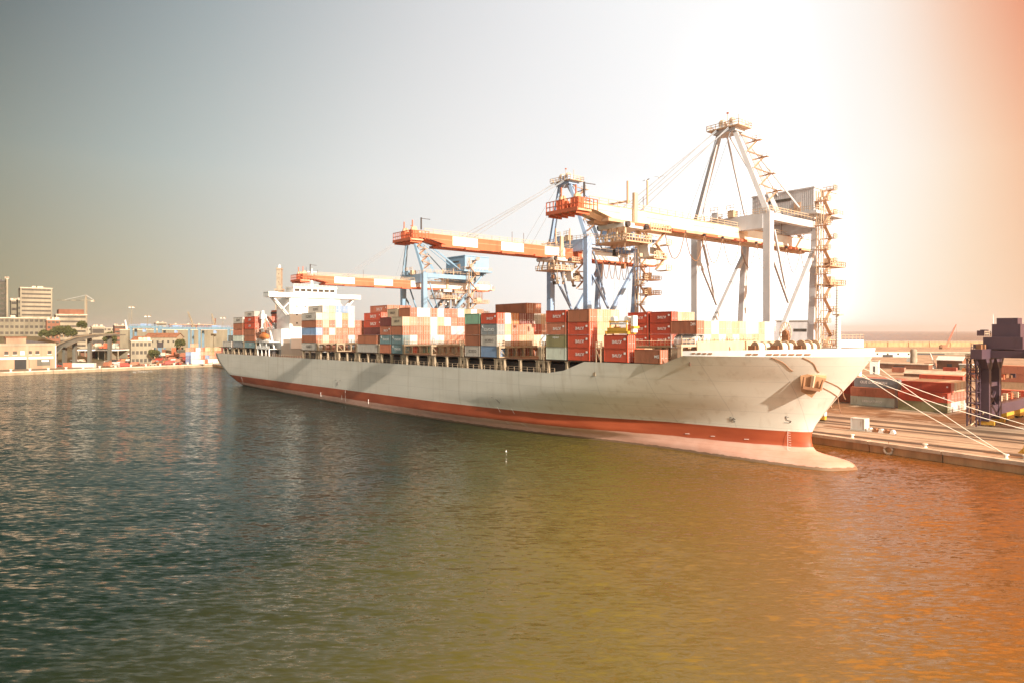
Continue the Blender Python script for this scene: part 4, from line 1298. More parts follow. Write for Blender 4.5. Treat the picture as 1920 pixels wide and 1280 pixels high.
    for k in range(26):
        x, y, z = rr.uniform(-3.6, 4.0), tb + rr.uniform(-3.6, 8.0), zb - rr.uniform(1.2, 9.0)
        mb.bx(x, x + rr.uniform(.2, 1.0), y, y + rr.uniform(.2, 1.0), z, z + rr.uniform(.2, 1.1), rr.choice(['rail_tan', 'rusty_iron', 'safety_orange', 'white_paint', 'dark_steel']))
        mb.beam((x + .1, y + .1, z), (x + .1, y + .1, zb - .6), .08, .08, 'rail_tan')
    for k in range(3):
        mb.beam((4.4, tb + 5 + (k % 2) * 3, zb - 4.2 - k * 2.6), (4.4, tb + 8 - (k % 2) * 3, zb - 1.6 - k * 2.6), .7, .14, 'safety_orange')
        mb.bx(2.5, 5.2, tb + 4 + ((k + 1) % 2) * 3.4, tb + 5.6 + ((k + 1) % 2) * 3.4, zb - 4.3 - k * 2.6, zb - 4.15 - k * 2.6, 'rail_tan')
        mb.rail([(5.2, tb + 4 + ((k + 1) % 2) * 3.4, zb - 4.15 - k * 2.6), (5.2, tb + 5.6 + ((k + 1) % 2) * 3.4, zb - 4.15 - k * 2.6)], 'rail_tan', 1.0, .7, .06)
    tr = mb.build('trolley', root)
    mb = MB()
    mb.prism([(tb + 4.2, zb - 7.0), (tb + 7.4, zb - 7.0), (tb + 7.4, zb - 4.2), (tb + 3.6, zb - 4.2)], 'x', .8, 3.4, 'white_paint')
    mb.bx(.7, 3.5, tb + 3.4, tb + 7.6, zb - 4.2, zb - 4.0, 'white_paint')
    mb.bx(3.4, 3.46, tb + 4.3, tb + 7.0, zb - 6.2, zb - 4.8, 'window_glass')
    mb.bx(3.5, 5.2, tb + 3.4, tb + 7.6, zb - 7.3, zb - 7.1, 'safety_orange'); mb.rail([(5.2, tb + 3.4, zb - 7.1), (5.2, tb + 7.6, zb - 7.1)], 'rail_tan', 1.1, .8, .06)
    mb.build('operator_cab', tr)
    # festoon cable loops
    mb = MB()
    a = 3.4
    b = tb + 9
    rnd = random.Random(int(uc))
    if trolley_b > -20:
        n, dep = 11, 5.2
    else:
        n, dep = 9, 6.0
    span = (rear - 4 - b) / n
    for i in range(n):
        pts = []
        for j in range(9):
            s = j / 8
            pts.append((a, b + span * (i + s), zb - .7 - (dep + rnd.uniform(-.2, .2)) * 4 * s * (1 - s)))
        mb.tube(pts, .10, 'cable_brown', 5)
        mb.bx(a - .25, a + .25, b + span * i - .2, b + span * i + .2, zb - .9, zb - .4, 'dark_steel')
    mb.build('festoon_cable', root)
    # girder end
    mb = MB()
    mb.bx(-5, 5.2, rear - .6, rear + .8, zb - .2, zb + .2, 'safety_orange'); mb.bx(-3.9, 3.9, rear, rear + .5, zb + .2, zb + 2.3, 'white_paint')
    mb.rail([(-5, rear + .8, zb + .2), (5.2, rear + .8, zb + .2)], 'rail_tan', 1.2, 1, .06)
    mb.build('girder_end', root)
    if stairs:
        # zigzag stairs on the pylon
        mb = MB()
        for k in range(4):
            f0, f1 = .12 + .2 * k, .32 + .2 * k
            p0 = Vector((hs - .2, 0, zp + 1.9)).lerp(Vector((1.9, -1.5, ap - 1.5)), f0); p1 = Vector((hs - .2, 0, zp + 1.9)).lerp(Vector((1.9, -1.5, ap - 1.5)), f1)
            out = Vector((3.6, 1.5, 0)); mid_ = p0.lerp(p1, .55) + out
            mb.beam(p0 + Vector((.8, .3, 0)), mid_, .9, .22, 'safety_orange'); mb.beam(mid_, p1 + Vector((.8, .3, 0)), .9, .22, 'safety_orange')
            mb.bx(mid_.x - .9, mid_.x + 1.1, mid_.y - .6, mid_.y + .6, mid_.z - .1, mid_.z + .05, 'safety_orange')
            mb.beam(mid_ + Vector((-2.6, -.6, -.3)), mid_ + Vector((0, 0, -.1)), .3, .25, 'safety_orange')
            mb.rail([mid_ + Vector((-.9, -.6, 0)), mid_ + Vector((1.1, -.6, 0))], 'rail_tan', 1.0, .7, .05)
        mb.build('stairway', root)
    # stair tower beside the rear leg
    mb = MB()
    a0 = hs + 1.6
    b0 = gb - .6
    for dx, dy in ((0, 0), (1.2, 0), (0, 1.2), (1.2, 1.2)):
        mb.bx(a0 + dx - .09, a0 + dx + .09, b0 + dy - .09, b0 + dy + .09, 1, zp + 9, 'rail_tan')
    z = 3.0; k = 0
    while z < zp + 7:
        s_ = 1 if k % 2 else -1
        mb.beam((a0 + 2.0, b0 + 1.5 - s_ * 1.6, z), (a0 + 2.0, b0 + 1.5 + s_ * 1.6, z + 2.9), .8, .15, 'safety_orange')
        mb.bx(a0 - .2, a0 + 3.2, b0 + 1.5 + s_ * 1.6 - .7, b0 + 1.5 + s_ * 1.6 + .9, z + 2.8, z + 2.95, 'safety_orange')
        mb.rail([(a0 + 3.2, b0 + 1.5 + s_ * 1.6 - .7, z + 2.95), (a0 + 3.2, b0 + 1.5 + s_ * 1.6 + .9, z + 2.95), (a0 - .2, b0 + 1.5 + s_ * 1.6 + .9, z + 2.95)], 'rail_tan', 1.0, .8, .06)
        mb.beam((a0, b0, z), (a0 + 1.2, b0, z + 2.9), .08, .08, 'rail_tan')
        z += 2.95; k += 1
    for z in (zp - 9.5, zp - 14):
        mb.bx(a0 - 1, a0 + 3, b0 + 1, b0 + 9, z, z + .25, 'safety_orange'); mb.rail([(a0 + 3, b0 + 1, z + .25), (a0 + 3, b0 + 9, z + .25), (a0 - 1, b0 + 9, z + .25)], 'rail_tan', 1.1, 1, .07)
        mb.bx(a0, a0 + 2, b0 + 3.5, b0 + 5.5, z + .25, z + 2.2, 'rail_tan')
    mb.build('stair_tower', root)
    return root
crane(14.7, 19.4, 'nearest tall crane, pale grey steel with cream and white boom reaching over the bow', 'crane_grey', 'boom_cream')
crane(-40, 15.5, 'middle crane with orange red and white boom over the stacks amidships', 'crane_blue', 'boom_red', trolley_b=-6, dz=0.0, tip=-56.6, apex=67.2)
crane(-127, 15.5, 'farthest crane, light blue with low red and white boom behind the bridge', 'gantry_blue', 'boom_red', dz=-4.6, tip=-47.4, rear=36, trolley_b=14, apex=65)
# yellow spreader lowered on to the red pair at the bow, held by the nearest crane's ropes
o = empty('container_spreader', QM @ T(17.3, 1.45, BASE + 5.35), 'yellow container spreader and white headblock resting on the red container', 'spreader')
mb = MB()
mb.bx(-2.95, 2.95, -1.1, -.75, .15, .6, 'machine_yellow'); mb.bx(-2.95, 2.95, .75, 1.1, .15, .6, 'machine_yellow')
for a in (-2.95, 2.65):
    mb.bx(a, a + .3, -1.2, 1.2, .05, .65, 'machine_yellow')
mb.bx(-2.4, 2.6, -1.15, -.9, .6, 1.3, 'machine_yellow'); mb.bx(-1.6, 1.9, -.7, .7, .2, 1.0, 'machine_yellow')
for a in (-2.8, 2.8):
    for b_ in (-1.1, 1.1):
        mb.bx(a - .12, a + .12, b_ - .1, b_ + .1, -.25, .1, 'dark_steel')
mb.build('spreader_frame', o)
mb = MB()
mb.bx(-2.0, 2.4, -.9, .9, 1.9, 2.25, 'white_paint'); mb.bx(-2.1, 2.5, -1.0, -.85, 2.4, 2.6, 'machine_yellow')
for a in (-1.9, 2.3):
    mb.beam((a, -.8, 1.0), (a, -.8, 2.7), .2, .2, 'machine_yellow'); mb.beam((a, .8, 1.0), (a, .8, 2.7), .2, .2, 'machine_yellow')
for a in (-1.6, 2.0):
    mb.tube([(a, -.5, 2.9), (a, .5, 2.9)], .62, 'white_paint', 14)
    mb.bx(a - .7, a + .7, -.6, .6, 2.3, 2.55, 'rail_tan')
mb.bx(-.9, .6, -.9, -.6, 1.2, 1.5, 'rusty_iron'); mb.bx(3.2, 3.8, -.6, .6, .4, 3.6, 'white_paint'); mb.bx(3.1, 4.1, -.8, .8, 1.2, 1.6, 'machine_yellow')
mb.build('headblock', o)
mb = MB()
for a in (-1.6, 2.0):
    for b_ in (-.5, .5):
        mb.tube([(a, b_, 2.9), (a * .9 - 1.2, b_ * 2 + 3.2, 20.2)], .025, 'cable_dark', 4)
mb.build('hoist_rope', o)

# ------------------------------------------------------------------ quay side on the right
LZ = 2.0
mb = MB()
mb.prism([(-1700, -900), (-150, -900), (-295, -300), (-346, -75), (-374, 46), (-374, 1000), (-1700, 1000)], 'z', -3, LZ, 'far_paving')
tag(mb.build('far_quay', mw=QM), kind='structure')
mb = MB()
pts = [(-150, -900), (-295, -300), (-346, -75), (-374, 46)]
for (a0, b0), (a1, b1) in zip(pts, pts[1:]):
    n = max(1, int(math.hypot(a1 - a0, b1 - b0) / 24))
    for i in range(n):
        p = Vector((a0 + (a1 - a0) * i / n, b0 + (b1 - b0) * i / n, 0)); r = Vector((a0 + (a1 - a0) * (i + .99) / n, b0 + (b1 - b0) * (i + .99) / n, 0))
        mb.beam(p + Vector((.3, 0, .2)), r + Vector((.3, 0, .2)), .7, 2.4, 'far_wall'); mb.beam(p + Vector((.3, 0, 1.72)), r + Vector((.3, 0, 1.72)), 1.4, .64, 'quay_cap')
tag(mb.build('quay_wall', mw=QM), 'long pale stone quay wall closing the basin on the left', 'quay wall')
mb = MB()
for x0, x1, Y in ((300, 640, 925), (640, 990, 925)):
    mb.bx(x0, x1, Y, Y + 8, 1.5, 9.0, 'quay_wall'); mb.bx(x0, x1, Y - 1, Y + 8.5, 9.0, 9.6, 'quay_cap')
for i in range(24):
    mb.bx(310 + i * 28, 310.8 + i * 28, Y - .8, Y, 2, 9, 'quay_wall')
tag(mb.build('breakwater_wall'), 'long low breakwater wall below the sea horizon on the right', 'breakwater')
GY = 'containers stacked in the quay yard'
def yard(u, v, rows, tiers, colours, seed, where, Lc=12.19, skip0=0, texts=None, shift=None, ends=False):
    rnd = random.Random(seed)
    for r in range(rows):
        for t in range(tiers):
            if (r == 0 and t >= tiers - skip0) or (not ends and r > (1 if skip0 else 0) and t < tiers - 1) or (not ends and r == 1 and t == 0):
                continue
            c = colours.get((r, t)) or rnd.choice(['rust red', 'brown', 'tan', 'cream', 'red', 'white'])
            kw = (texts or {}).get((r, t), {})
            du = (shift or {}).get((r, t), 0)
            rw = 'front row' if r == 0 else ORD[r] + ' row back'
            container(QM @ T(u + du, v + r * 2.5, QZ + .02 + t * 2.61), Lc, c, f"{c} long container, {ORD[t]} tier, {rw}, {where}", GY, **kw)
yard(15.2, 106.5, 4, 3, {(0, 0): 'pale green', (0, 1): 'rust red', (1, 2): 'grey'}, 1, 'yard block nearest the bow', skip0=1,
     texts={(0, 0): dict(text='CONTAINERS', tsize=.9, tx=.5), (1, 2): dict(text='HAMBURG SUD', tsize=1.1, tx=.45, tz=.55)})
E1 = {(0, 0): 'olive', (0, 1): 'red', (1, 2): 'red', (1, 0): 'white', (2, 0): 'white', (3, 0): 'white', (4, 0): 'cream', (5, 0): 'white', (6, 0): 'cream'}
for r in range(1, 7):
    E1[(r, 1)] = 'rust red' if r % 2 else 'brown'
    if r > 1:
        E1[(r, 2)] = 'tan' if r % 2 else 'cream'
yard(29.4, 103.7, 7, 3, E1, 2, 'yard block with white lower ends', skip0=1, ends=True,
     texts={(0, 1): dict(logo=(11.3, 1.5, 'square')), (1, 2): dict(logo=(11.3, 1.5, 'square'))})
yard(1.0, 112, 3, 3, {}, 3, 'yard block half hidden by the bow')
yard(36, 165, 3, 4, {(0, 0): 'salmon', (0, 1): 'tan', (0, 2): 'rust red', (0, 3): 'rust red'}, 4, 'yard block behind the violet gantry')
yard(46, 128, 2, 2, {(0, 0): 'rust red', (0, 1): 'red', (1, 1): 'salmon'}, 7, 'low block left of the violet gantry legs')
yard(22, 140, 2, 3, {(0, 2): 'red', (0, 1): 'rust red', (1, 2): 'orange'}, 8, 'block behind the yard block with white ends')
# small box and barriers on the apron
o = put(None, 'x') if False else None
container(QM @ T(38.6, 53.3, QZ + .02), 3.0, 'white', 'small white ribbed container standing alone on the apron', 'boxes on the apron')
for i in range(5):
    mb = MB()
    mb.prism([(-.55, 0), (.55, 0), (.2, .8), (-.2, .8)], 'y', -.5, .5, 'white_paint' if i % 2 == 0 else 'rusty_iron')
    mb.bx(-.6, .6, -.45, .45, 0, .12, 'dark_steel')
    tag(mb.build('concrete_barrier', mw=QM @ T(42.6 + i * 1.15, 53.8, QZ + .01)), ('white' if i % 2 == 0 else 'rusty') + ' sloped concrete barrier in the short row right of the small white container', 'barrier', 'barriers beside the small white container')
# bollards along the edge
def quay_edge(u):
    for (a, x), (c, y) in zip(edge, edge[1:]):
        if u <= c:
            return x + (y - x) * (u - a) / (c - a)
bol = MB()
bol.tube([(0, 0, 0), (0, 0, .12), (0, 0, .5), (0, 0, .55), (0, 0, .75)], [.45, .3, .26, .5, .42], 'rope_white', 14)
bme = bol.mesh('bollard')
for i, u in enumerate((44, 58, 71.0, 73.4)):
    o = put(bme, 'bollard', None, QM @ T(u, quay_edge(u) + (1.2 if i < 3 else 3.0), QZ + .01))
    tag(o, ['pale iron bollard on the coping just right of the bow', 'pale iron bollard midway along the visible quay edge', 'pale bollard holding the mooring lines near the yellow bogie', 'pale bollard beside the yellow bogie, set back from the edge'][i], 'bollard', 'bollards on the quay')
# tyre fender hanging on the wall
mb = MB()
c = Vector((52, quay_edge(52) - .75, .9))
mb.tube([c + Vector((.75 * math.cos(a), 0, .75 * math.sin(a))) for a in [2 * math.pi * i / 16 for i in range(17)]], .22, 'quay_cap', 8)
mb.beam(c + Vector((0, .1, .7)), c + Vector((0, .3, 1.6)), .08, .08, 'rusty_iron')
tag(mb.build('tyre_fender', mw=QM), 'round tyre fender hanging on the quay wall', 'fender')
# yellow bogie at the right edge
o = empty('crane_bogie', QM @ T(76.5, 41.5, QZ), 'yellow wheeled bogie on the quay rail at the right edge', 'bogie')
mb = MB(); mb.bx(-3.5, 3.5, -.7, .7, .7, 2.2, 'machine_yellow'); mb.bx(-2.2, 2.2, -.6, .6, 2.2, 2.9, 'machine_yellow'); mb.prism([(-4.4, .8), (-3.5, .8), (-3.5, 1.9)], 'y', -.5, .5, 'machine_yellow'); mb.build('frame', o)
for a in (-2.6, -.9, .9, 2.6):
    mb = MB(); mb.tube([(a, -.3, .42), (a, .3, .42)], .42, 'dark_steel', 14); mb.build('wheel', o)
mb = MB()
for a in (-3.2, 0, 3.2):
    mb.bx(a - .1, a + .1, -.85, -.7, .9, 1.3, 'dark_steel')
mb.build('lamp_bracket', o)
# mooring lines
def line(a, c, sag, label, r=.052):
    a, c = Vector(a), Vector(c)
    pts = []
    for i in range(25):
        s = i / 24
        p = a.lerp(c, s); p.z -= sag * 4 * s * (1 - s)
        pts.append(p)
    mb = MB(); mb.tube(pts, r, 'rope_white', 6)
    tag(mb.build('mooring_line'), label, 'mooring line', 'mooring lines from the bow')
B1 = QM @ Vector((71.0, quay_edge(71) + 1.2, QZ + .6)); B2 = QM @ Vector((88, 55, QZ + .6)); B3 = QM @ Vector((84, 44, QZ + .6))
line(SM @ Vector((56.2, 20.2, 18.6)), B1, .5, 'pale mooring rope from the highest bow fairlead down to the white bollard')
line(SM @ Vector((54.6, 20.8, 16.2)), B1 + Vector((.25, .1, 0)), .9, 'pale mooring rope ending at the white bollard, lower of that pair')
line(SM @ Vector((55.2, 20.6, 17.0)), B2, 1.2, 'pale mooring rope running off the right edge, upper of its pair')
line(SM @ Vector((54.0, 21.2, 15.8)), B2 + Vector((.5, -.2, 0)), 1.5, 'pale mooring rope running off the right edge, lower of its pair')
# violet gantry
o = empty('yard_gantry', QM @ T(57, 78, QZ), 'dark violet steel gantry with cab tower at the right edge', 'gantry crane')
for a, b_ in ((-1, 4.5), (-1, 12.0), (9, 4.5), (9, 12.0)):
    mb = MB(); mb.bx(a - .9, a + .9, b_ - .8, b_ + .8, 1.2, 15.5, 'violet_steel'); mb.prism([(b_ - 3, 15.5), (b_ + 3, 15.5), (b_ + 1.1, 13), (b_ - 1.1, 13)], 'x', a - .9, a + .9, 'violet_steel'); mb.build('leg', o)
    mb = MB(); mb.bx(a - 1.8, a + 1.8, b_ - .5, b_ + .5, .4, 1.3, 'machine_yellow')
    for q in (-1.1, 1.1):
        mb.tube([(a + q, b_ - .3, .45), (a + q, b_ + .3, .45)], .45, 'dark_steel', 10)
    mb.build('bogie', o)
mb = MB()
for a in (-1, 9):
    mb.bx(a - 1.1, a + 1.1, -2, 48, 15.5, 17.6, 'violet_steel')
    mb.beam((a, 4.5, 3), (a, 13.5, 9), .5, .5, 'violet_steel'); mb.beam((a, 13.5, 3), (a, 4.5, 9), .5, .5, 'violet_steel'); mb.bx(a - .5, a + .5, 4.5, 13.5, 9, 9.9, 'violet_steel')
for b_ in (4.5, 13.5, 30):
    mb.bx(-.5, 8.5, b_ - .6, b_ + .6, 15.7, 17.3, 'violet_steel')
mb.build('portal_beam', o)
for a in (-1, 9):
    mb = MB(); mb.bx(a - .7, a + .7, 5.3, 40, 2.2, 4.6, 'violet_steel'); mb.build('sill_beam', o)
for b_ in (20, 31):
    mb = MB(); mb.bx(-1.9, -.1, b_ - 3, b_ + 3, .5, 2.2, 'machine_yellow')
    for q in (-2, -.7, .7, 2):
        mb.tube([(-1.3, b_ + q, .45), (-.7, b_ + q, .45)], .45, 'dark_steel', 10)
    mb.build('bogie', o)
mb = MB()                                             # lattice stair tower on the water side
for x, y in ((-3.4, .2), (-3.4, 2.6), (-1.6, .2), (-1.6, 2.6)):
    mb.bx(x - .14, x + .14, y - .14, y + .14, .2, 15.4, 'violet_steel')
for k in range(6):
    z = .5 + k * 2.5
    mb.beam((-3.4, .2, z), (-3.4, 2.6, z + 2.4), .16, .16, 'violet_steel'); mb.beam((-1.6, .2, z + 2.4), (-1.6, 2.6, z), .16, .16, 'violet_steel'); mb.beam((-3.4, .2, z + 2.4), (-1.6, .2, z), .16, .16, 'rusty_iron')
    mb.bx(-3.6, -1.4, 0, 2.8, z + 2.35, z + 2.5, 'violet_steel')
    mb.rail([(-3.6, 0, z + 2.5), (-3.6, 2.8, z + 2.5)], 'rusty_iron', .9, .9, .06)
mb.build('stair_tower', o)
mb = MB()
rr = random.Random(9)
for k in range(30):
    y = rr.uniform(4, 34); z = rr.choice([4.7, 2.3, .4, 9.9]); q = rr.uniform(.4, 1.5)
    mb.bx(-2.4 - rr.uniform(0, 1.2), -1.7, y, y + q, z, z + rr.uniform(.4, 1.7), rr.choice(['violet_steel', 'rusty_iron', 'boom_red', 'dark_steel', 'machine_yellow', 'rail_tan']))
for k in range(5):
    mb.beam((-2.6, 6 + k * 5, .3), (-1.8, 9 + k * 5, 4.2), .22, .22, 'rusty_iron')
mb.rail([(-2.0, 5, 4.6), (-2.0, 36, 4.6)], 'rusty_iron', 1.1, 1.3, .06)
mb.build('equipment_box', o)
mb = MB()
mb.bx(-1.5, 6, 4.5, 22, 17.6, 20.2, 'violet_steel'); mb.bx(-1, 4.5, 9, 20, 20.2, 23.2, 'violet_steel'); mb.bx(-.6, 3.5, 11, 14.5, 23.2, 24.6, 'violet_steel'); mb.bx(-1.06, -1, 10.5, 12.5, 21, 22.6, 'window_glass')
mb.build('machinery_house', o)
mb = MB()
mb.rail([(-2.0, -1.8, 17.6), (-2.0, 30, 17.6)], 'violet_steel', 1.1, 1.4, .06); mb.rail([(-1.5, 5.5, 20.4), (-1.5, 10, 20.4)], 'rail_tan', 1.1, 1, .06)
for b_ in (0, 2.5, 4.5):
    mb.bx(-1.6, -.6, b_, b_ + .9, 17.6, 18.6, 'rusty_iron')
for k in range(9):
    rr = random.Random(k); y_ = rr.uniform(-1, 26); z_ = rr.choice([17.7, 20.5, 13.0, 10.2])
    mb.bx(-2.6 - rr.random(), -1.5, y_, y_ + rr.uniform(.8, 2.4), z_, z_ + rr.uniform(.5, 1.6), rr.choice(['violet_steel', 'boom_red', 'rusty_iron', 'dark_steel']))
for k in range(5):
    mb.beam((-2.2, 1 + k * 3.2, 15.3), (-2.2, 2.4 + k * 3.2, 12.2), .25, .25, 'violet_steel')
mb.bx(-2.6, -1.6, -1.5, 18, 12.0, 12.25, 'violet_steel'); mb.rail([(-2.6, -1.5, 12.25), (-2.6, 18, 12.25)], 'violet_steel', 1.1, 1.4, .07)
mb.build('walkway_railing', o)
mb = MB()
for k in range(4):
    mb.beam((-2.2, 3 + (k % 2) * 4, 1.5 + k * 3.4), (-2.2, 7 - (k % 2) * 4, 4.9 + k * 3.4), .8, .14, 'violet_steel')
    mb.bx(-2.8, -1.6, 2.2 + ((k + 1) % 2) * 4, 4 + ((k + 1) % 2) * 4, 4.8 + k * 3.4, 4.95 + k * 3.4, 'violet_steel')
mb.beam((-3, 1, .3), (-1, 6, 3.2), .25, .25, 'rail_tan'); mb.beam((-3, 7, .4), (-1, 3, 3.2), .25, .25, 'rail_tan')
mb.build('stairway', o)
# white girder with festoon cable seen over the bow
p = atd(1577, 651, 232)
o = empty('girder_crane', T(p.x, p.y, QZ) @ Matrix.Rotation(.1, 4, 'Z'), 'low white steel girder with railing and looped cable behind the bow rail', 'gantry crane')
zt = p.z - QZ
mb = MB(); mb.bx(-7.2, 7.4, -1.1, 1.1, zt, zt + 2.5, 'white_paint'); mb.bx(-7.2, 7.4, -1.3, 1.3, zt - .25, zt, 'rusty_iron'); mb.build('girder', o)
for a in (-6.4, 6.4):
    mb = MB(); mb.bx(a - .5, a + .5, -.8, .8, 0, zt - .25, 'white_paint'); mb.build('leg', o)
mb = MB(); mb.rail([(-7.2, -1.1, zt + 2.5), (7.4, -1.1, zt + 2.5), (7.4, 1.1, zt + 2.5)], 'rail_tan', 1.7, 1.3, .06); mb.build('railing', o)
mb = MB()
for i in range(4):
    mb.tube([(-6.9 + i * 1.25 + 1.25 * j / 8, -1.7, zt + 2.4 - 3.0 * 4 * (j / 8) * (1 - j / 8)) for j in range(9)], .16, 'cable_brown', 6)
mb.bx(-7.2, -1.6, -1.8, -1.1, zt + 2.4, zt + 2.7, 'safety_orange')
mb.build('festoon_cable', o)
# small blue-grey control house behind the bow winches
p = atd(1492, 629, 190)
o = empty('control_house', T(p.x, p.y, QZ) @ Matrix.Rotation(-TH + .3, 4, 'Z'), 'grey control house on a tall base between the winches and the crane leg', 'building')
mb = MB(); mb.bx(-5.5, 6, 0, 5, 0, 18.5, 'crane_grey'); mb.bx(-5.2, 5.7, .2, 4.8, 18.5, 24.3, 'crane_grey'); mb.bx(-5.6, 6.1, -.1, 5.1, 24.3, 24.6, 'ship_grey'); mb.bx(-6, 6.4, -.6, 5.2, 18.2, 18.5, 'ship_grey'); mb.build('wall', o)
mb = MB(); mb.bx(-3.6, -2.9, .14, .2, 19.2, 21.6, 'window_glass'); mb.bx(-.6, 2.8, .14, .2, 21.4, 22.2, 'window_glass'); mb.build('window', o)

# far right: sheds, silo, small cranes, masts
def shed(name, label, c, sx, sy, sz, rz, wall, roof, gable=0.0, cat='building', win=0):
    o = empty(name, T(*c) @ Matrix.Rotation(rz, 4, 'Z'), label, cat)
    mb = MB(); mb.bx(-sx / 2, sx / 2, -sy / 2, sy / 2, 0, sz, wall)
    if gable:
        mb.prism([(-sy / 2, sz), (sy / 2, sz), (0, sz + gable - .1)], 'x', -sx / 2, sx / 2, wall)
    mb.build('wall', o)
    mb = MB()
    if gable:
        for s_ in (-1, 1):
            mb.beam((-sx / 2 - .4, s_ * sy / 4 + s_ * .2, sz + gable / 2 + .1), (sx / 2 + .4, s_ * sy / 4 + s_ * .2, sz + gable / 2 + .1), .2, .2, roof)
            P = [(-sx / 2 - .4, s_ * (sy / 2 + .4), sz - .1), (sx / 2 + .4, s_ * (sy / 2 + .4), sz - .1), (sx / 2 + .4, 0, sz + gable + .1), (-sx / 2 - .4, 0, sz + gable + .1)]
            P += [(x, y, z + .25) for x, y, z in P]
            mb.add(P, [(3, 2, 1, 0), (4, 5, 6, 7), (0, 1, 5, 4), (1, 2, 6, 5), (2, 3, 7, 6), (3, 0, 4, 7)], roof)
    else:
        mb.bx(-sx / 2 - .3, sx / 2 + .3, -sy / 2 - .3, sy / 2 + .3, sz, sz + .5, roof)
    mb.build('roof', o)
    for i in range(win):
        x = -sx / 2 + sx * (i + .5) / win
        m2 = MB(); m2.bx(x - .7, x + .7, -sy / 2 - .08, -sy / 2 - .02, sz * .5, sz * .5 + 1.5, 'window_glass'); m2.build('window', o)
    m2 = MB(); m2.bx(-sx * .1, sx * .1, -sy / 2 - .08, -sy / 2 - .02, 0, min(4, sz * .6), 'dark_steel'); m2.build('door', o)
    return o
p = at(1713, 685, QZ)
mb = MB(); mb.tube([(p.x, p.y, QZ), (p.x, p.y, QZ + 10), (p.x, p.y, QZ + 10.4)], [1.9, 1.9, 1.2], 'stone', 20); mb.tube([(p.x, p.y, QZ), (p.x, p.y, QZ + .8)], 2.5, 'quay_wall', 20)
tag(mb.build('silo'), 'upright brown and cream silo standing alone in the yard', 'silo')
p = at(1784, 691, QZ); shed('gabled_shed', 'small orange gabled shed with a long white roof', (p.x, p.y, QZ), 13, 6, 5, -.9, 'red_render', 'white_paint', 2.0)
p = at(1755, 706, QZ); shed('wide_shed', 'low wide shed with pale tan roof just behind the yard blocks', (p.x, p.y, QZ), 24, 12, 1.5, -.8, 'red_render', 'quay_cap', 1.2)
p = at(1812, 693, QZ); shed('site_cabin', 'cream box cabin right of the orange gabled shed', (p.x, p.y, QZ), 6, 3, 3, -.8, 'cream_render', 'white_paint')
p = at(1690, 690, QZ); shed('flat_shed', 'long low brown shed under the silo', (p.x, p.y, QZ), 30, 8, 2.6, -.8, 'red_render', 'quay_cap')
p = at(1660, 668, QZ); shed('white_shed', 'long white shed near the bow tip, far across the yard', (p.x, p.y, QZ), 40, 12, 3.2, -.2, 'white_paint', 'white_paint', win=5)
p = at(1740, 664, QZ); shed('pale_shed', 'very long pale shed behind the silo, below the breakwater', (p.x, p.y, QZ), 120, 10, 2.0, -.1, 'cream_render', 'quay_cap')
p = at(1640, 700, QZ); shed('white_cabin', 'tall white cabin close to the bow, behind the ropes', (p.x, p.y, QZ), 4, 4, 6.5, -.6, 'white_paint', 'quay_cap')
p = at(1822, 706, QZ); 
for i, (px_, py_, c) in enumerate(((1818, 707, 'rust red'), (1838, 700, 'salmon'), (1700, 677, 'white'), (1733, 688, 'brown'), (1832, 711, 'rust red'), (1803, 699, 'orange'), (1845, 742, 'rust red'), (1672, 697, 'rust red'), (1768, 697, 'red'))):
    p = at(px_, py_, QZ)
    container(T(p.x, p.y, QZ + .02) @ Matrix.Rotation(-TH, 4, 'Z'), 6.06, c, ['rust red container beside the pale lamp post', 'salmon container behind the lamp post, left of the violet gantry', 'white container far off left of the silo', 'brown container right of the silo foot', 'rust red container just right of the rear yard rows', 'orange container below the cream box cabin', 'rust red container beside the violet gantry foot', 'rust red container just behind the grey lettered one', 'red container at the end of the wide pale roof'][i], 'single containers scattered in the yard')
def lattice_crane(name, label, p, h_, jib, lean, mat, base='rusty_iron'):
    o = empty(name, T(*p), label, 'crane')
    k = h_ / 30
    mb = MB(); mb.bx(-5 * k, 5 * k, -3 * k, 3 * k, 0, 1.6 * k, base); mb.bx(-4 * k, 2 * k, -2 * k, 2 * k, 1.6 * k, 5 * k, base); mb.bx(-6 * k, -3 * k, -1.6 * k, 1.6 * k, 2 * k, 4.4 * k, base); mb.build('carriage', o)
    mb = MB()
    A_, B_ = Vector((2 * k, 0, 3 * k)), Vector((2 * k + lean, 0, h_))
    n = 9
    for s1, s2 in ((-1, -1), (1, -1), (1, 1), (-1, 1)):
        mb.beam(A_ + Vector((s1 * .9 * k, s2 * .9 * k, 0)), B_ + Vector((s1 * .3 * k, s2 * .3 * k, 0)), .28 * k, .28 * k, mat)
    for i in range(n):
        f0, f1 = i / n, (i + 1) / n
        r0, r1 = .9 * k - .6 * k * f0, .9 * k - .6 * k * f1
        a, c = A_.lerp(B_, f0), A_.lerp(B_, f1)
        mb.beam(a + Vector((-r0, -r0, 0)), c + Vector((r1, -r1, 0)), .22 * k, .22 * k, mat); mb.beam(a + Vector((r0, -r0, 0)), c + Vector((-r1, -r1, 0)), .22 * k, .22 * k, mat)
    mb.build('jib', o)
    mb = MB(); mb.tube([(-4 * k, 0, 5 * k), (2 * k + lean, 0, h_)], .09 * k, 'cable_dark', 4); mb.tube([(2 * k + lean, 0, h_), (2 * k + lean + .4, 0, h_ * .45)], .08 * k, 'cable_dark', 4); mb.build('cable', o)
    return o
p = at(1771, 654, QZ); lattice_crane('crawler_crane', 'red lattice jib crane in front of the breakwater', p, 29, 0, 12, 'boom_red')
p = at(1752, 690, QZ); lattice_crane('mobile_crane', 'small white jib crane in the middle of the yard', p, 9, 0, -3, 'white_paint', 'white_paint')
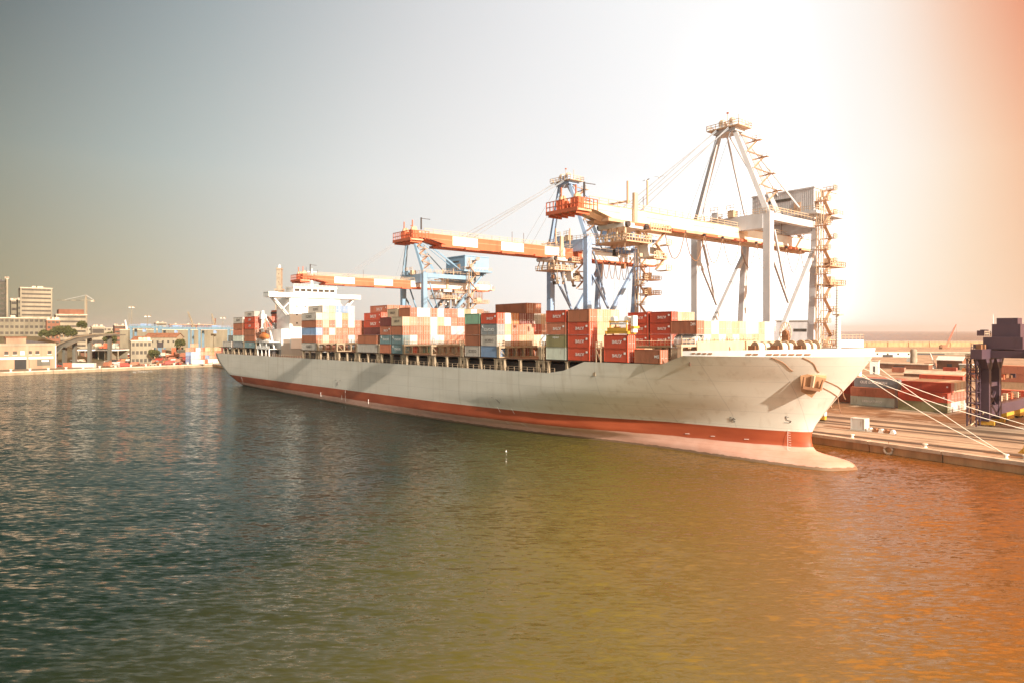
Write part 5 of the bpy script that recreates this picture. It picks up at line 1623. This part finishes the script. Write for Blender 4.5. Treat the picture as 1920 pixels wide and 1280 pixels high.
def mast(name, label, p, h_, r, mat, lamp=True, cat='lamp post'):
    o = empty(name, T(*p), label, cat)
    mb = MB(); mb.tube([(0, 0, 0), (0, 0, h_)], [r, r * .55], mat, 8); mb.tube([(0, 0, 0), (0, 0, .5)], r * 2, 'quay_cap', 8); mb.build('pole', o)
    if lamp:
        mb = MB(); mb.bx(-r * 7, r * 7, -r * 2, r * 2, h_, h_ + r * 2, mat); mb.bx(-r * 6, -r * 2, -r * 3, r * 3, h_ - r * 2, h_, 'white_paint'); mb.bx(r * 2, r * 6, -r * 3, r * 3, h_ - r * 2, h_, 'white_paint'); mb.build('lamp_head', o)
    return o
mast('lamp_post', 'thin pale lamp post left of the violet gantry', at(1836, 718, QZ), 12.5, .22, 'white_paint')
mast('radio_mast', 'tall thin pale mast rising above the violet gantry roof', at(1862, 690, QZ), 31, .35, 'white_paint', False, 'mast')

# ------------------------------------------------------------------ far left: city and basin quay
def block(label, px0, px1, ytop, Y, depth, wall, floors=0, z0=LZ, rz=0.0, roofm='quay_cap', bands=True, bays_=0, base_y=None, name='city_building', attic=None, turn=4):
    a0, a1 = math.atan((px0 - 960) / F), math.atan((px1 - 960) / F)
    am = (a0 + a1) / 2
    r_ = Y / math.cos(am)
    wd, ht = 2 * r_ * math.tan((a1 - a0) / 2), atd(px0, ytop, Y).z - z0
    o = empty(name, T(Y * math.tan(am), Y, z0) @ Matrix.Rotation(-am + R(turn), 4, 'Z'), label, 'building')
    mb = MB(); mb.bx(-wd / 2, wd / 2, 0, depth, 0, ht, wall); mb.build('wall', o)
    mb = MB(); mb.bx(-wd / 2 - .3, wd / 2 + .3, -.3, depth + .3, ht, ht + .7, roofm)
    rnd = random.Random(px0)
    for i in range(3):
        x = rnd.uniform(-wd * .4, wd * .4); mb.bx(x - 1.5, x + 1.5, depth * .3, depth * .5, ht + .7, ht + 2.5, roofm)
    if attic:
        mb.bx(-wd / 2 + 2, wd / 2 - 2, 1.5, depth - 1, ht + .7, ht + attic, 'red_render')
    mb.build('roof', o)
    if floors:
        fh = ht / floors
        for f_ in range(floors):
            z = f_ * fh + fh * .42
            if bays_:
                for i in range(bays_):
                    x = -wd / 2 + wd * (i + .5) / bays_; q = wd / bays_ * .33
                    m2 = MB(); m2.bx(x - q, x + q, -.06, -.01, z, z + fh * .42, 'window_glass'); m2.build('window', o)
            else:
                m2 = MB(); m2.bx(-wd / 2 + wd * .04, wd / 2 - wd * .04, -.06, -.01, z, z + fh * .40, 'window_glass'); m2.build('window_band', o)
        if bands and bays_:
            m2 = MB()
            for i in range(bays_ + 1):
                x = -wd / 2 + wd * i / bays_; m2.bx(x - .25, x + .25, -.35, -.01, 0, ht, wall)
            m2.build('pilaster_row', o)
    return o
# terrain behind the quay rises to a low terrace
mb = MB()
P, Fq = [], []
nx, ny = 40, 16
rnd = random.Random(4)
for j in range(ny):
    for i in range(nx):
        s, q = i / (nx - 1), j / (ny - 1)
        x = -600 + s * 346; y = 434 + q * 420
        hgt = 17.5 * min(1, max(0, (y - 445) / 60)) * min(1, max(0, (-.60 * y - x) / 45))
        P.append((x, y, LZ - .3 + hgt + rnd.uniform(-.3, .3) * (q > 0) - (1.0 if hgt <= 0 else 0)))
Fq = [(j * nx + i, j * nx + i + 1, (j + 1) * nx + i + 1, (j + 1) * nx + i) for j in range(ny - 1) for i in range(nx - 1)]
mb.add(P, Fq, 'hill_scrub')
tag(mb.build('terrain', smooth=True), kind='structure')
def ramp_road(pts, wd, name):
    mb = MB()
    for a, c in zip(pts, pts[1:]):
        mb.beam(a, c, wd, .8, 'grey_render')
        mb.beam(Vector(a) + Vector((0, -wd / 2, .7)), Vector(c) + Vector((0, -wd / 2, .7)), .3, .9, 'beige_render')
        m_ = Vector(a).lerp(Vector(c), .5)
        mb.bx(m_.x - 1, m_.x + 1, m_.y - 1, m_.y + 1, LZ - .5, m_.z - .3, 'grey_render')
    o = mb.build(name); tag(o, 'grey elevated ramp road climbing behind the pink warehouse', 'ramp'); return o
ramp_road([atd(95, 668, 428), atd(112, 650, 432), atd(130, 641, 440), atd(150, 634, 450), atd(185, 629, 470), atd(225, 628, 490)], 9, 'ramp_road')
block('broad grey office building with rows of windows behind the pink warehouse', -60, 91, 597, 545, 40, 'beige_render', 6, 4, bays_=16)
block('beige tower with ten window bands, tallest slab on the left', 38, 98, 541, 660, 28, 'cream_render', 15, 4)
block('dark glazed tower with white edge at the left frame edge', -40, 12, 527, 610, 30, 'dark_cladding', 14, 4, roofm='dark_steel')
o = block('narrow pale corner pier of the dark tower at the frame edge', 12, 15, 524, 609, 8, 'cream_render', 0, 4)
block('slim beige tower with dark panel between the two large towers', 21, 34, 564, 690, 18, 'beige_render', 8, 4)
block('cream five storey block with brown attic behind the brick house', 105, 163, 591, 600, 26, 'cream_render', 8, 4, attic=5.0)
block('small cream wing joined left of the banded tower', 34, 40, 563, 655, 20, 'beige_render', 9, 4)
block('red brick building with pale window bays beside the trees', 88, 112, 601, 535, 14, 'red_render', 7, 4, bays_=3)
block('long low beige warehouse behind the blue gantries', 225, 445, 619, 640, 30, 'beige_render', 0)
block('distant reddish block on the skyline left of the gantries', 215, 235, 611, 900, 30, 'red_render', 5)
block('distant cream block on the skyline above the second gantry', 292, 312, 606, 1100, 40, 'cream_render', 6)
block('long distant brown roofed block on the skyline right of centre gantry', 318, 402, 609, 1250, 40, 'red_render', 5, bays_=12)
block('low white block on the skyline beside the trees', 172, 196, 613, 820, 20, 'cream_render', 2)
block('long distant cream block on the skyline behind the terrace', 130, 300, 615, 1400, 40, 'cream_render', 3, bays_=20)
block('white three storey office at the centre of the far quay', 246, 284, 640, 432, 14, 'cream_render', 3, bays_=5)
o = shed('tiled_house', 'pale house with red tiled roof beneath the first gantry', tuple(atd(308, 651, 525)), 24, 12, 7.5, 0, 'cream_render', 'roof_tile', 3.0, win=6)
shed('tiled_annex', 'small pale annex with red tiled roof left of the tiled house', tuple(atd(272, 650, 540)), 16, 10, 5.5, 0, 'cream_render', 'roof_tile', 2.4, win=4)
# pink warehouse on the quay
c = at(104, 689.3, LZ); WA = R(41); wd = 58.0
WM = T(*c) @ Matrix.Rotation(WA, 4, 'Z') @ T(-wd / 2, 0, 0)
def wall_x(px_):
    # where the sight line of that column meets the warehouse front
    k_ = (px_ - 960) / F; ca, sa_ = math.cos(WA), math.sin(WA)
    q_ = (k_ * c.y - c.x) / (ca - k_ * sa_)
    return q_ + wd / 2
o = empty('pink_warehouse', WM, 'pink two storey warehouse with white bands and dark open gate on the left quay', 'building')
mb = MB(); mb.bx(-wd / 2, wd / 2, 0, 26, 0, 13.6, 'pink_render'); mb.build('wall', o)
mb = MB()
mb.bx(-wd / 2 - .3, wd / 2 + .3, -.35, 26.3, 13.0, 14.4, 'cream_render'); mb.bx(-wd / 2, wd / 2, -.3, -.01, 5.6, 6.8, 'white_paint')
for x in (wd / 2 - .6, wd / 2 - 13.5, wd / 2 - 28):
    mb.bx(x - .55, x + .55, -.32, -.01, 0, 13.0, 'cream_render')
mb.bx(wd / 2 - .05, wd / 2 + .3, -.3, .8, 0, 13.0, 'white_paint')
mb.build('cornice', o)
for px_ in (12, 28, 42, 56, 70, 93):
    x = wall_x(px_)
    m2 = MB(); m2.bx(x - .95, x + .95, -.1, -.02, 8.3, 10.2, 'window_glass' if px_ != 42 else 'white_paint'); w_ = m2.build('window', o)
    m2 = MB(); m2.bx(x - 1.1, x + 1.1, -.2, -.02, 8.05, 8.28, 'white_paint'); m2.build('sill', w_)
x = wall_x(40)
mb = MB(); mb.bx(x - 3.2, x + 3.2, -.12, -.02, 0, 5.4, 'rubber'); mb.bx(x - 3.7, x - 3.2, -.25, -.02, 0, 5.5, 'pink_render'); mb.bx(x + 3.2, x + 3.9, -.25, -.02, 0, 5.5, 'beige_render'); mb.build('gate', o)
mb = MB(); x2 = wall_x(82); mb.bx(x2 - 3.2, x2 + 3.2, -.06, -.02, 1.6, 5.2, 'grey_render'); mb.bx(x2 - 1.0, x2 + 2.4, -.09, -.06, 3.9, 4.9, 'white_paint'); mb.build('notice_panel', o)
x = wall_x(32)
mb = MB(); mb.bx(x - 4.6, x + 4.8, 6, 16, 14.4, 17.6, 'pink_render'); mb.bx(x - 5.0, x + 5.2, 5.6, 16.4, 17.6, 18.1, 'roof_tile'); mb.build('roof_hut', o)
mb = MB(); mb.prism([(wd / 2 - 14, 14.4), (wd / 2 - 1, 14.4), (wd / 2 - 14, 16.4)], 'y', 8, 20, 'dark_steel'); mb.build('roof_light', o)
# open shed with white roof edge
p = at(186, 676, LZ)
o = empty('open_shed', T(p.x, p.y, LZ), 'long open shed with white roof edge and dark bays on the far quay', 'building')
mb = MB(); mb.bx(-16, 14, 0, 14, 7.3, 8.2, 'white_paint'); mb.bx(-15.6, 13.6, .4, 13.6, 8.2, 8.7, 'grey_render'); mb.build('roof', o)
mb = MB(); mb.bx(-15.5, 13.5, 12.5, 13, 0, 7.3, 'beige_render')
for i in range(7):
    mb.bx(-15.5 + i * 4.8, -15 + i * 4.8, .2, .7, 0, 7.3, 'cream_render')
mb.bx(-15.5, -10, 3, 12, 0, 7.2, 'red_render'); mb.bx(3, 7, 2, 12, 0, 6, 'pale_wall' if 'pale_wall' in M else 'cream_render'); mb.build('wall', o)
# white quay-side boxes
for i, (px0, px1, py, c_) in enumerate(((130, 176, 688.5, 'white'), (360, 381, 682.2, 'white'), (389, 408, 680.6, 'white'), (118, 130, 689, 'rust red'), (382, 387, 681.5, 'rust red'))):
    a, c = at(px0, py, LZ), at(px1, py, LZ)
    mb = MB(); mb.bx(0, c.x - a.x, 0, 2.4, .0, 2.9 if i else 2.6, 'object_paint'); mb.bx(.2, c.x - a.x - .2, -.05, 0, .25, .4, 'dark_steel'); mb.bx(-.05, c.x - a.x + .05, -.08, 2.5, 2.7 if i else 2.4, 2.95 if i else 2.65, 'object_paint')
    oo = mb.build('site_container', mw=T(a.x, a.y, LZ + .01)); oo.color = PAL[c_] + (1,)
    tag(oo, ['very long white box standing on the quay right of the pink warehouse', 'white box on the far quay beside the coloured stacks', 'small white box on the far quay next to the stern', 'short rust red box left of the very long white box', 'narrow rust red box between the two small white boxes'][i], 'container', 'boxes on the far quay')
# coloured stacks on the far quay
GF = 'containers stacked on the far quay'
def endstack(px_, py, tiers, cols, where, Lc=6.06):
    p = at(px_, py, LZ)
    for t in range(tiers):
        container(T(p.x, p.y, LZ + .02 + t * 2.62) @ Matrix.Rotation(-math.pi / 2 + .0, 4, 'Z') @ T(-Lc, 0, 0), Lc, cols[t % len(cols)], f"{cols[t % len(cols)]} container end, {ORD[t]} from the ground, {where}", GF)
for k, (px_, cols) in enumerate(((348, ['navy', 'navy', 'blue', 'salmon']), (357, ['pale green', 'pale green', 'light blue', 'rust red', 'salmon']), (366, ['red', 'pale green', 'light blue', 'light blue']), (374.5, ['rust red', 'rust red', 'salmon', 'rust red']), (383, ['grey', 'blue', 'salmon', 'tan']), (392, ['tan', 'salmon', 'olive', 'olive']), (401, ['brown', 'brown', 'rust red', 'tan']))):
    endstack(px_, 681.3 - k * .35, len(cols), cols, ORD[k] + ' coloured stack left of the stern')
mb = MB()
rnd = random.Random(50)
FM = {'rust red': 'boom_red', 'tan': 'boom_cream', 'cream': 'cream_render', 'pale green': 'pale_green_paint', 'light blue': 'crane_blue', 'brown': 'red_render', 'maroon': 'maroon_paint', 'olive': 'olive_paint'}
paint('pale_green_paint', PAL['pale green']); paint('maroon_paint', PAL['maroon']); paint('olive_paint', PAL['olive'])
def far_box(x, y, z, wd_, dp, c_):
    mb.bx(x, x + wd_, y, y + dp, z + .03, z + 2.56, FM[c_])
    for q_ in (0, wd_ - .12):
        mb.bx(x + q_, x + q_ + .12, y - .04, y, z + .03, z + 2.56, FM[c_])
    mb.bx(x + .12, x + wd_ - .12, y - .03, y, z + 2.44, z + 2.56, FM[c_]); mb.bx(x + .12, x + wd_ - .12, y - .03, y, z + .03, z + .15, FM[c_])
for k in range(9):
    p = at(153 + k * 8.2, 665, LZ)
    for t_ in range(3 + k % 2):
        c_ = 'pale green' if k in (6, 7) else rnd.choice(['rust red', 'tan', 'cream', 'pale green', 'light blue', 'brown', 'rust red'])
        far_box(p.x, p.y, LZ + t_ * 2.6, 2.44, 6.06, c_)
for px_, c_ in ((330, 'brown'), (340, 'olive'), (352, 'maroon'), (412, 'maroon'), (395, 'maroon'), (322, 'rust red')):
    p = at(px_, 668, LZ)
    for t_ in range(3):
        far_box(p.x, p.y, LZ + t_ * 2.6, 6.06, 2.44, c_)
tag(mb.build('distant_containers'), kind='stuff')
# blue gantries
def rtg(px0, px1, ybeam, Y, label):
    a, c = atd(px0, ybeam, Y), atd(px1, ybeam, Y)
    wd = c.x - a.x
    o = empty('rubber_tyred_gantry', T((a.x + c.x) / 2, Y, LZ), label, 'gantry crane', 'blue gantry cranes on the far quay')
    h_ = a.z - LZ
    mb = MB(); mb.bx(-wd / 2 - 1, wd / 2 + 1, -.8, .8, h_ - 1.9, h_, 'yard_blue'); mb.bx(-wd / 2 - 1, wd / 2 + 1, 6, 7.4, h_ - 1.9, h_, 'yard_blue'); mb.build('girder', o)
    for x in (-wd / 2 + 1, wd / 2 - 1.4):
        mb = MB(); mb.bx(x - .8, x + .8, -.6, .6, 1.2, h_ - 1.9, 'yard_blue'); mb.bx(x - .8, x + .8, 6, 7.2, 1.2, h_ - 2.6, 'yard_blue'); mb.bx(x - .9, x + .9, -2, 8.6, .9, 1.9, 'yard_blue'); mb.build('leg', o)
        mb = MB()
        for y in (-1.2, 7.8):
            mb.tube([(x - .4, y, .8), (x + .4, y, .8)], .8, 'rubber', 12)
        mb.build('wheel', o)
    mb = MB(); mb.bx(-2, 2.5, -.6, 7, h_, h_ + 1.6, 'crane_blue'); mb.bx(-1, 1, .5, 2.5, h_ - 5, h_ - 2.6, 'crane_blue'); mb.rail([(-wd / 2, -.8, h_), (wd / 2, -.8, h_)], 'crane_blue', 1.1, 2, .08); mb.build('trolley', o)
rtg(244, 294, 611, 560, 'leftmost light blue gantry, above the white office')
rtg(299, 358, 613.5, 580, 'middle light blue gantry, above the coloured stacks')
rtg(372, 432, 614, 570, 'light blue gantry partly hidden by the stern of the ship')
# tower crane, floodlight masts, skyline cranes
p = atd(161, 600, 720)
o = empty('tower_crane', T(p.x, p.y, LZ), 'pale tower crane with long level jib right of the beige tower', 'crane')
h_ = atd(161, 564, 720).z - LZ
mb = MB(); mb.bx(-.9, .9, -.9, .9, 0, h_ + 1, 'cream_render'); mb.prism([(-.9, h_ + 1), (.9, h_ + 1), (0, h_ + 6)], 'y', -.6, .6, 'cream_render'); mb.bx(-2.5, 2.5, -2.5, 2.5, 0, 1, 'quay_cap'); mb.build('mast', o)
mb = MB()
for i in range(6):
    mb.bx(-30 + i * 5, -25.2 + i * 5, -.5, .5, h_, h_ + .7, 'cream_render' if i % 2 else 'grey_render')
mb.bx(0, 9, -.5, .5, h_, h_ + .7, 'cream_render'); mb.bx(5.5, 8.5, -.7, .7, h_ - 1.2, h_, 'quay_cap')
mb.build('jib', o)
mb = MB(); mb.tube([(0, 0, h_ + 5.8), (-22, 0, h_ + .9)], .12, 'white_paint', 4); mb.tube([(0, 0, h_ + 5.8), (8, 0, h_ + .9)], .12, 'white_paint', 4); mb.build('stay', o)
for i, (px_, yt, Y) in enumerate(((247, 576, 600), (242, 588, 640), (277, 593, 560), (418, 596, 620))):
    p = atd(px_, yt, Y)
    mast('floodlight_mast', ['tallest thin floodlight mast left of the first gantry', 'shorter thin mast just left of the tallest floodlight mast', 'floodlight mast with wide white head above the first gantry', 'thin floodlight mast just left of the stern containers'][i], (p.x, p.y, LZ), p.z - LZ, .35, 'cream_render', i != 1, 'mast')
for i, (px_, py, Y, hh, lean, m_) in enumerate(((370, 613, 1000, 22, -17, 'cream_render'), (409, 613, 950, 18, -12, 'cream_render'), (240, 613, 900, 9, -6, 'white_paint'), (398, 614, 1050, 14, 2, 'red_render'))):
    p = atd(px_, py, Y)
    lattice_crane('dock_crane', ['pale dock crane with long raised jib on the skyline', 'second pale dock crane near the stern on the skyline', 'small white dock crane left of the gantries on the skyline', 'small reddish dock crane on the skyline by the stern'][i], (p.x, p.y, LZ), p.z - LZ + hh, 0, lean, m_, 'beige_render')
# lighthouse behind the ship
p = atd(522, 620, 980)
o = empty('lighthouse', T(p.x, 980, LZ), 'tall square two tiered stone lighthouse rising behind the ship bridge', 'lighthouse')
zt = lambda y: atd(522, y, 980).z - LZ
mb = MB(); mb.bx(-4.6, 4.6, 0, 9, 0, zt(545), 'stone'); mb.bx(-5.6, 5.6, -1, 10, zt(545), zt(541.5), 'stone'); mb.build('lower_tower', o)
mb = MB(); mb.bx(-3.3, 3.3, 1.2, 7.8, zt(541.5), zt(505), 'stone'); mb.bx(-4.0, 4.0, .5, 8.5, zt(505), zt(502.5), 'stone'); mb.build('upper_tower', o)
mb = MB(); mb.tube([(0, 4.5, zt(502.5)), (0, 4.5, zt(498.5))], 2.0, 'white_paint', 12); mb.tube([(0, 4.5, zt(498.5)), (0, 4.5, zt(497.6)), (0, 4.5, zt(495.2))], [2.2, 1.6, .15], 'white_paint', 12); mb.build('lantern', o)
mb = MB()
for y0 in (586, 570, 556, 530, 515):
    mb.bx(-.5, .5, -.06 if y0 > 541 else 1.14, 0 if y0 > 541 else 1.2, zt(y0), zt(y0) + 1.6, 'window_glass')
mb.build('window', o)
# trees on the terrace
def tree(p, h_, rad, label, seed, flat=1.0):
    rnd = random.Random(seed)
    o = empty('tree', T(*p), label, 'tree', 'trees on the terrace')
    mb = MB(); mb.tube([(0, 0, 0), (.1, 0, h_ * .35), (.0, .1, h_ * .6)], [.4, .3, .12], 'timber', 7)
    for k in range(5):
        a = rnd.uniform(0, 6.28); mb.tube([(0, 0, h_ * .35), (rad * .5 * math.cos(a), rad * .5 * math.sin(a), h_ * rnd.uniform(.55, .75))], [.18, .06], 'timber', 5)
    mb.build('trunk', o)
    mb = MB()
    cl = [(rnd.uniform(-.7, .7) * rad, rnd.uniform(-.6, .6) * rad, h_ * rnd.uniform(.4, .85), rad * rnd.uniform(.35, .6)) for _ in range(9)]
    P, Fq = [], []
    for x, y, z, r in cl:
        for k in range(150):
            d = Vector((rnd.gauss(0, 1), rnd.gauss(0, 1), rnd.gauss(0, 1))).normalized() * r * rnd.uniform(.5, 1.05)
            c = Vector((x, y, z)) + Vector((d.x, d.y, d.z * flat))
            n1 = Vector((rnd.gauss(0, 1), rnd.gauss(0, 1), rnd.gauss(0, 1))).normalized(); n2 = n1.orthogonal().normalized(); q = rnd.uniform(.25, .5)
            i = len(P); P += [c + n1 * q, c + n2 * q, c - n1 * q, c - n2 * q]; Fq.append((i, i + 1, i + 2, i + 3))
    mb.add(P, Fq, 'foliage'); mb.build('crown', o)
for i, (px_, yb, hh, rr) in enumerate(((86, 632, 6, 3.6), (94, 632, 6.5, 3.6), (102, 631, 7, 3.8), (110, 631, 7.5, 4), (119, 631, 9, 4.2), (127, 631, 7, 3.8), (134, 631, 6, 3.2), (153, 616, 6, 3.2))):
    p = atd(px_, yb, 500)
    tree((p.x, p.y, p.z - .8), hh, rr, ['dark bushy tree at the left end of the hedge row', 'dark bushy tree, second from the left in the hedge row', 'dark bushy tree, third from the left in the hedge row', 'dark bushy tree in the middle of the hedge row', 'tallest dark tree of the hedge row', 'dark tree just right of the tallest one', 'small tree at the right end of the hedge row', 'lone tree in front of the cream five storey block'][i], 20 + i)
for i, (px_, Y, yb, hh, rr) in enumerate(((203, 520, 643, 9, 4), (211, 525, 643, 7, 3.5), (290, 430, 668, 5, 3), (338, 500, 650, 6, 4))):
    p = atd(px_, yb, Y)
    tree((p.x, p.y, max(LZ - .2, p.z - 1)), hh, rr, ['olive green tree left of the blue gantries', 'smaller olive tree beside it, left of the blue gantries', 'low bush tree at the foot of the white office', 'round tree behind the parked vehicles'][i], 40 + i)
rnd = random.Random(31)
CL = [('brown', 'red_render', 'roof_tile'), ('grey', 'grey_render', 'dark_cladding'), ('tan', 'beige_render', 'quay_cap'), ('dark', 'dark_cladding', 'grey_render')]
for i in range(34):
    px_ = rnd.uniform(140, 345); py = rnd.choice([668, 665, 662, 660, 657, 655])
    p = at(px_, py, LZ)
    lq = QM.inverted() @ p
    if lq.x > -356 - (lq.y + 75) * .232:
        continue
    nm, wl_, rf = CL[i % 4]
    o = shed('port_shed', f'small {nm} shed in the crowded port area on the far left', (p.x, p.y, LZ), rnd.uniform(4, 12), rnd.uniform(4, 7), rnd.uniform(2.2, 5.5), rnd.uniform(.3, .8), wl_, rf, rnd.choice([0, 1.2, 1.6]))
    o['group'] = f'{nm} sheds in the far port area'
for i in range(12):
    p = at(rnd.uniform(215, 345), rnd.choice([672, 668, 664]), LZ)
    o = mast('light_mast', 'thin dark light pole standing among the parked vehicles', (p.x, p.y, LZ), rnd.uniform(7, 13), .16, 'dark_steel', i % 2 == 0)
    o['group'] = 'light poles among the vehicles'
# vehicles crowding the far quay
VM = {}
def vehicle_mesh(kind):
    if kind in VM:
        return VM[kind]
    mb = MB()
    if kind == 'car':
        mb.prism([(-2.1, .35), (2.1, .35), (2.1, .8), (1.2, .95), (-2.0, 1.0)], 'y', -.85, .85, 'object_paint')
        mb.prism([(-1.7, .98), (1.0, .94), (.4, 1.45), (-1.3, 1.45)], 'y', -.75, .75, 'window_glass'); mb.bx(-1.25, .35, -.72, .72, 1.45, 1.5, 'object_paint')
        wx, r = (-1.3, 1.3), .33
    elif kind == 'van':
        mb.prism([(-2.6, .4), (2.6, .4), (2.6, 1.1), (1.9, 1.9), (1.7, 2.3), (-2.6, 2.3)], 'y', -1, 1, 'object_paint'); mb.bx(1.75, 2.3, -.9, .9, 1.3, 1.8, 'window_glass')
        wx, r = (-1.7, 1.7), .38
    else:
        mb.bx(-7.5, 3.0, -1.2, 1.2, 1.2, 3.7, 'object_paint'); mb.bx(-7.5, 5.5, -.5, .5, .7, 1.1, 'dark_steel')
        mb.prism([(3.4, .7), (5.8, .7), (5.8, 1.9), (5.4, 3.1), (3.4, 3.1)], 'y', -1.15, 1.15, 'object_paint'); mb.bx(5.5, 5.75, -1, 1, 1.95, 2.7, 'window_glass')
        wx, r = (-6, -4.8, 3.2, 4.8), .5
    for x in wx:
        for y in (-.85, .85):
            mb.tube([(x, y - .12, r), (x, y + .12, r)], r, 'rubber', 10)
    VM[kind] = mb.mesh({'car': 'parked_car', 'van': 'parked_van', 'truck': 'parked_truck'}[kind])
    return VM[kind]
rnd = random.Random(12)
used = []
VC = {'red': (.45, .06, .04), 'white': (.75, .74, .72), 'rust': (.42, .17, .10), 'dark': (.06, .06, .06), 'silver': (.45, .45, .44), 'orange': (.60, .24, .08), 'cream': (.6, .5, .38)}
for py in (687.0, 685, 683, 681, 679, 677, 675, 673, 671, 669, 667, 665, 663):
    px_ = 196 + (690 - py) * .2
    while px_ < 345:
        kind = rnd.choice(['car', 'car', 'van', 'car', 'van', 'car', 'car', 'car', 'van', 'truck']) if py < 672 else rnd.choice(['car', 'car', 'car', 'van'])
        stepx = {'car': 9, 'van': 10.5, 'truck': 24}[kind] * rnd.uniform(.8, 1.0)
        p = at(px_ + stepx / 2, py, LZ)
        lq = QM.inverted() @ p
        if lq.x < -349 - (lq.y + 75) * .232 and not (236 < px_ < 292 and 661 < py < 679) and rnd.random() < .95:
            cname = rnd.choice(['red', 'white', 'rust', 'rust', 'dark', 'rust', 'orange', 'cream', 'red', 'white', 'rust'])
            o = put(vehicle_mesh(kind), {'car': 'parked_car', 'van': 'parked_van', 'truck': 'parked_truck'}[kind], None, T(p.x, p.y, LZ + .01) @ Matrix.Rotation(rnd.uniform(-.5, .5) + (math.pi if rnd.random() < .5 else 0), 4, 'Z'))
            o.color = VC[cname] + (1,)
            tag(o, f"{cname} {kind} parked in the crowded vehicle rows along the far quay", kind, f"{cname} {kind}s in the far vehicle rows")
        px_ += stepx
for i, (px_, py, kind, cname) in enumerate(((108, 687, 'car', 'red'), (115, 683, 'car', 'dark'), (140, 680, 'van', 'white'), (152, 679, 'van', 'cream'), (62, 688.7, 'truck', 'red'), (8, 688.5, 'van', 'rust'), (143, 673, 'van', 'orange'), (42, 689.5, 'van', 'white'))):
    p = at(px_, py, LZ)
    o = put(vehicle_mesh(kind), 'parked_' + kind, None, T(p.x, p.y, LZ + .01)); o.color = VC[cname] + (1,)
    tag(o, ['red car just right of the pink warehouse corner', 'dark car behind the red one by the warehouse corner', 'white van behind the very long white box', 'cream van behind the very long white box', 'red flat truck parked in front of the pink warehouse', 'rust coloured van left of the warehouse gate', 'orange van near the open shed', 'white van in the dark warehouse gate'][i], kind)
for i in range(14):
    u = None
    v_ = -70 + i * 8.6
    o = put(bme, 'bollard', None, QM @ T(-348.2 - (v_ + 75) * .232, v_, LZ)); o.scale = (1.6, 1.6, 1.6)
    tag(o, 'dark iron bollard in the row along the edge of the far quay', 'bollard', 'bollards along the far quay')
for i, (u_, v_, r_, cname) in enumerate(((66, 140, .6, 'white'), (47, 150, .2, 'rust'))):
    o = put(vehicle_mesh('truck' if i == 0 else 'van'), 'parked_truck' if i == 0 else 'parked_van', None, QM @ T(u_, v_, QZ + .01) @ Matrix.Rotation(r_, 4, 'Z')); o.color = VC[cname] + (1,)
    tag(o, ['white lorry behind the violet gantry', 'rust coloured van right of the yard block with white ends'][i], 'truck' if i == 0 else 'van')
# small things: gulls and a float
def gull(p, rz, label):
    mb = MB()
    mb.tube([(-.28, 0, 0), (-.1, 0, .01), (.15, 0, 0), (.3, 0, .02)], [.02, .07, .06, .02], 'white_paint', 7)
    for s_ in (-1, 1):
        P = [(.1, 0, .03), (-.08, 0, .03), (-.06, s_ * .35, .14), (.12, s_ * .32, .15), (-.12, s_ * .7, .06)]
        P += [(x, y, z - .02) for x, y, z in P]
        mb.add(P, [(0, 1, 2, 3), (3, 2, 4), (8, 7, 6, 5), (9, 7, 8), (0, 3, 8, 5), (1, 6, 7, 2), (2, 7, 9, 4), (4, 9, 8, 3)], 'ship_grey')
    tag(mb.build('gull', mw=T(*p) @ Matrix.Rotation(rz, 4, 'Z')), label, 'bird')
gull(atd(1213, 339, 75), .4, 'grey gull in the white sky left of the nearest crane pylon')
gull(atd(1236, 333, 80), 1.2, 'second gull just right of the other in the white sky')
p = at(949, 846, 0)
mb = MB(); mb.tube([(0, 0, -.1), (0, 0, .1), (0, 0, .2)], [.14, .15, .06], 'white_paint', 10); mb.tube([(0, 0, .15), (.06, 0, .36)], [.04, .03], 'white_paint', 6)
tag(mb.build('marker_float', mw=T(*p)), 'small white float bobbing on the water in front of the hull', 'float')

# ------------------------------------------------------------------ hazy air
HAZE = 0.00008
if HAZE:
    mb = MB(); mb.bx(-14100, 14100, -320, 20100, -5, 130, 'quay_cap')
    o = mb.build('haze'); tag(o, kind='stuff')
    m = bpy.data.materials.new('haze_air'); m.use_nodes = True
    t = m.node_tree
    t.nodes.remove(t.nodes['Principled BSDF'])
    pv = t.nodes.new('ShaderNodeVolumePrincipled')
    pv.inputs['Color'].default_value = (.94, .97, 1, 1)
    pv.inputs['Density'].default_value = HAZE
    pv.inputs['Anisotropy'].default_value = 0.35
    t.links.new(pv.outputs[0], t.nodes['Material Output'].inputs['Volume'])
    o.data.materials.clear(); o.data.materials.append(m)
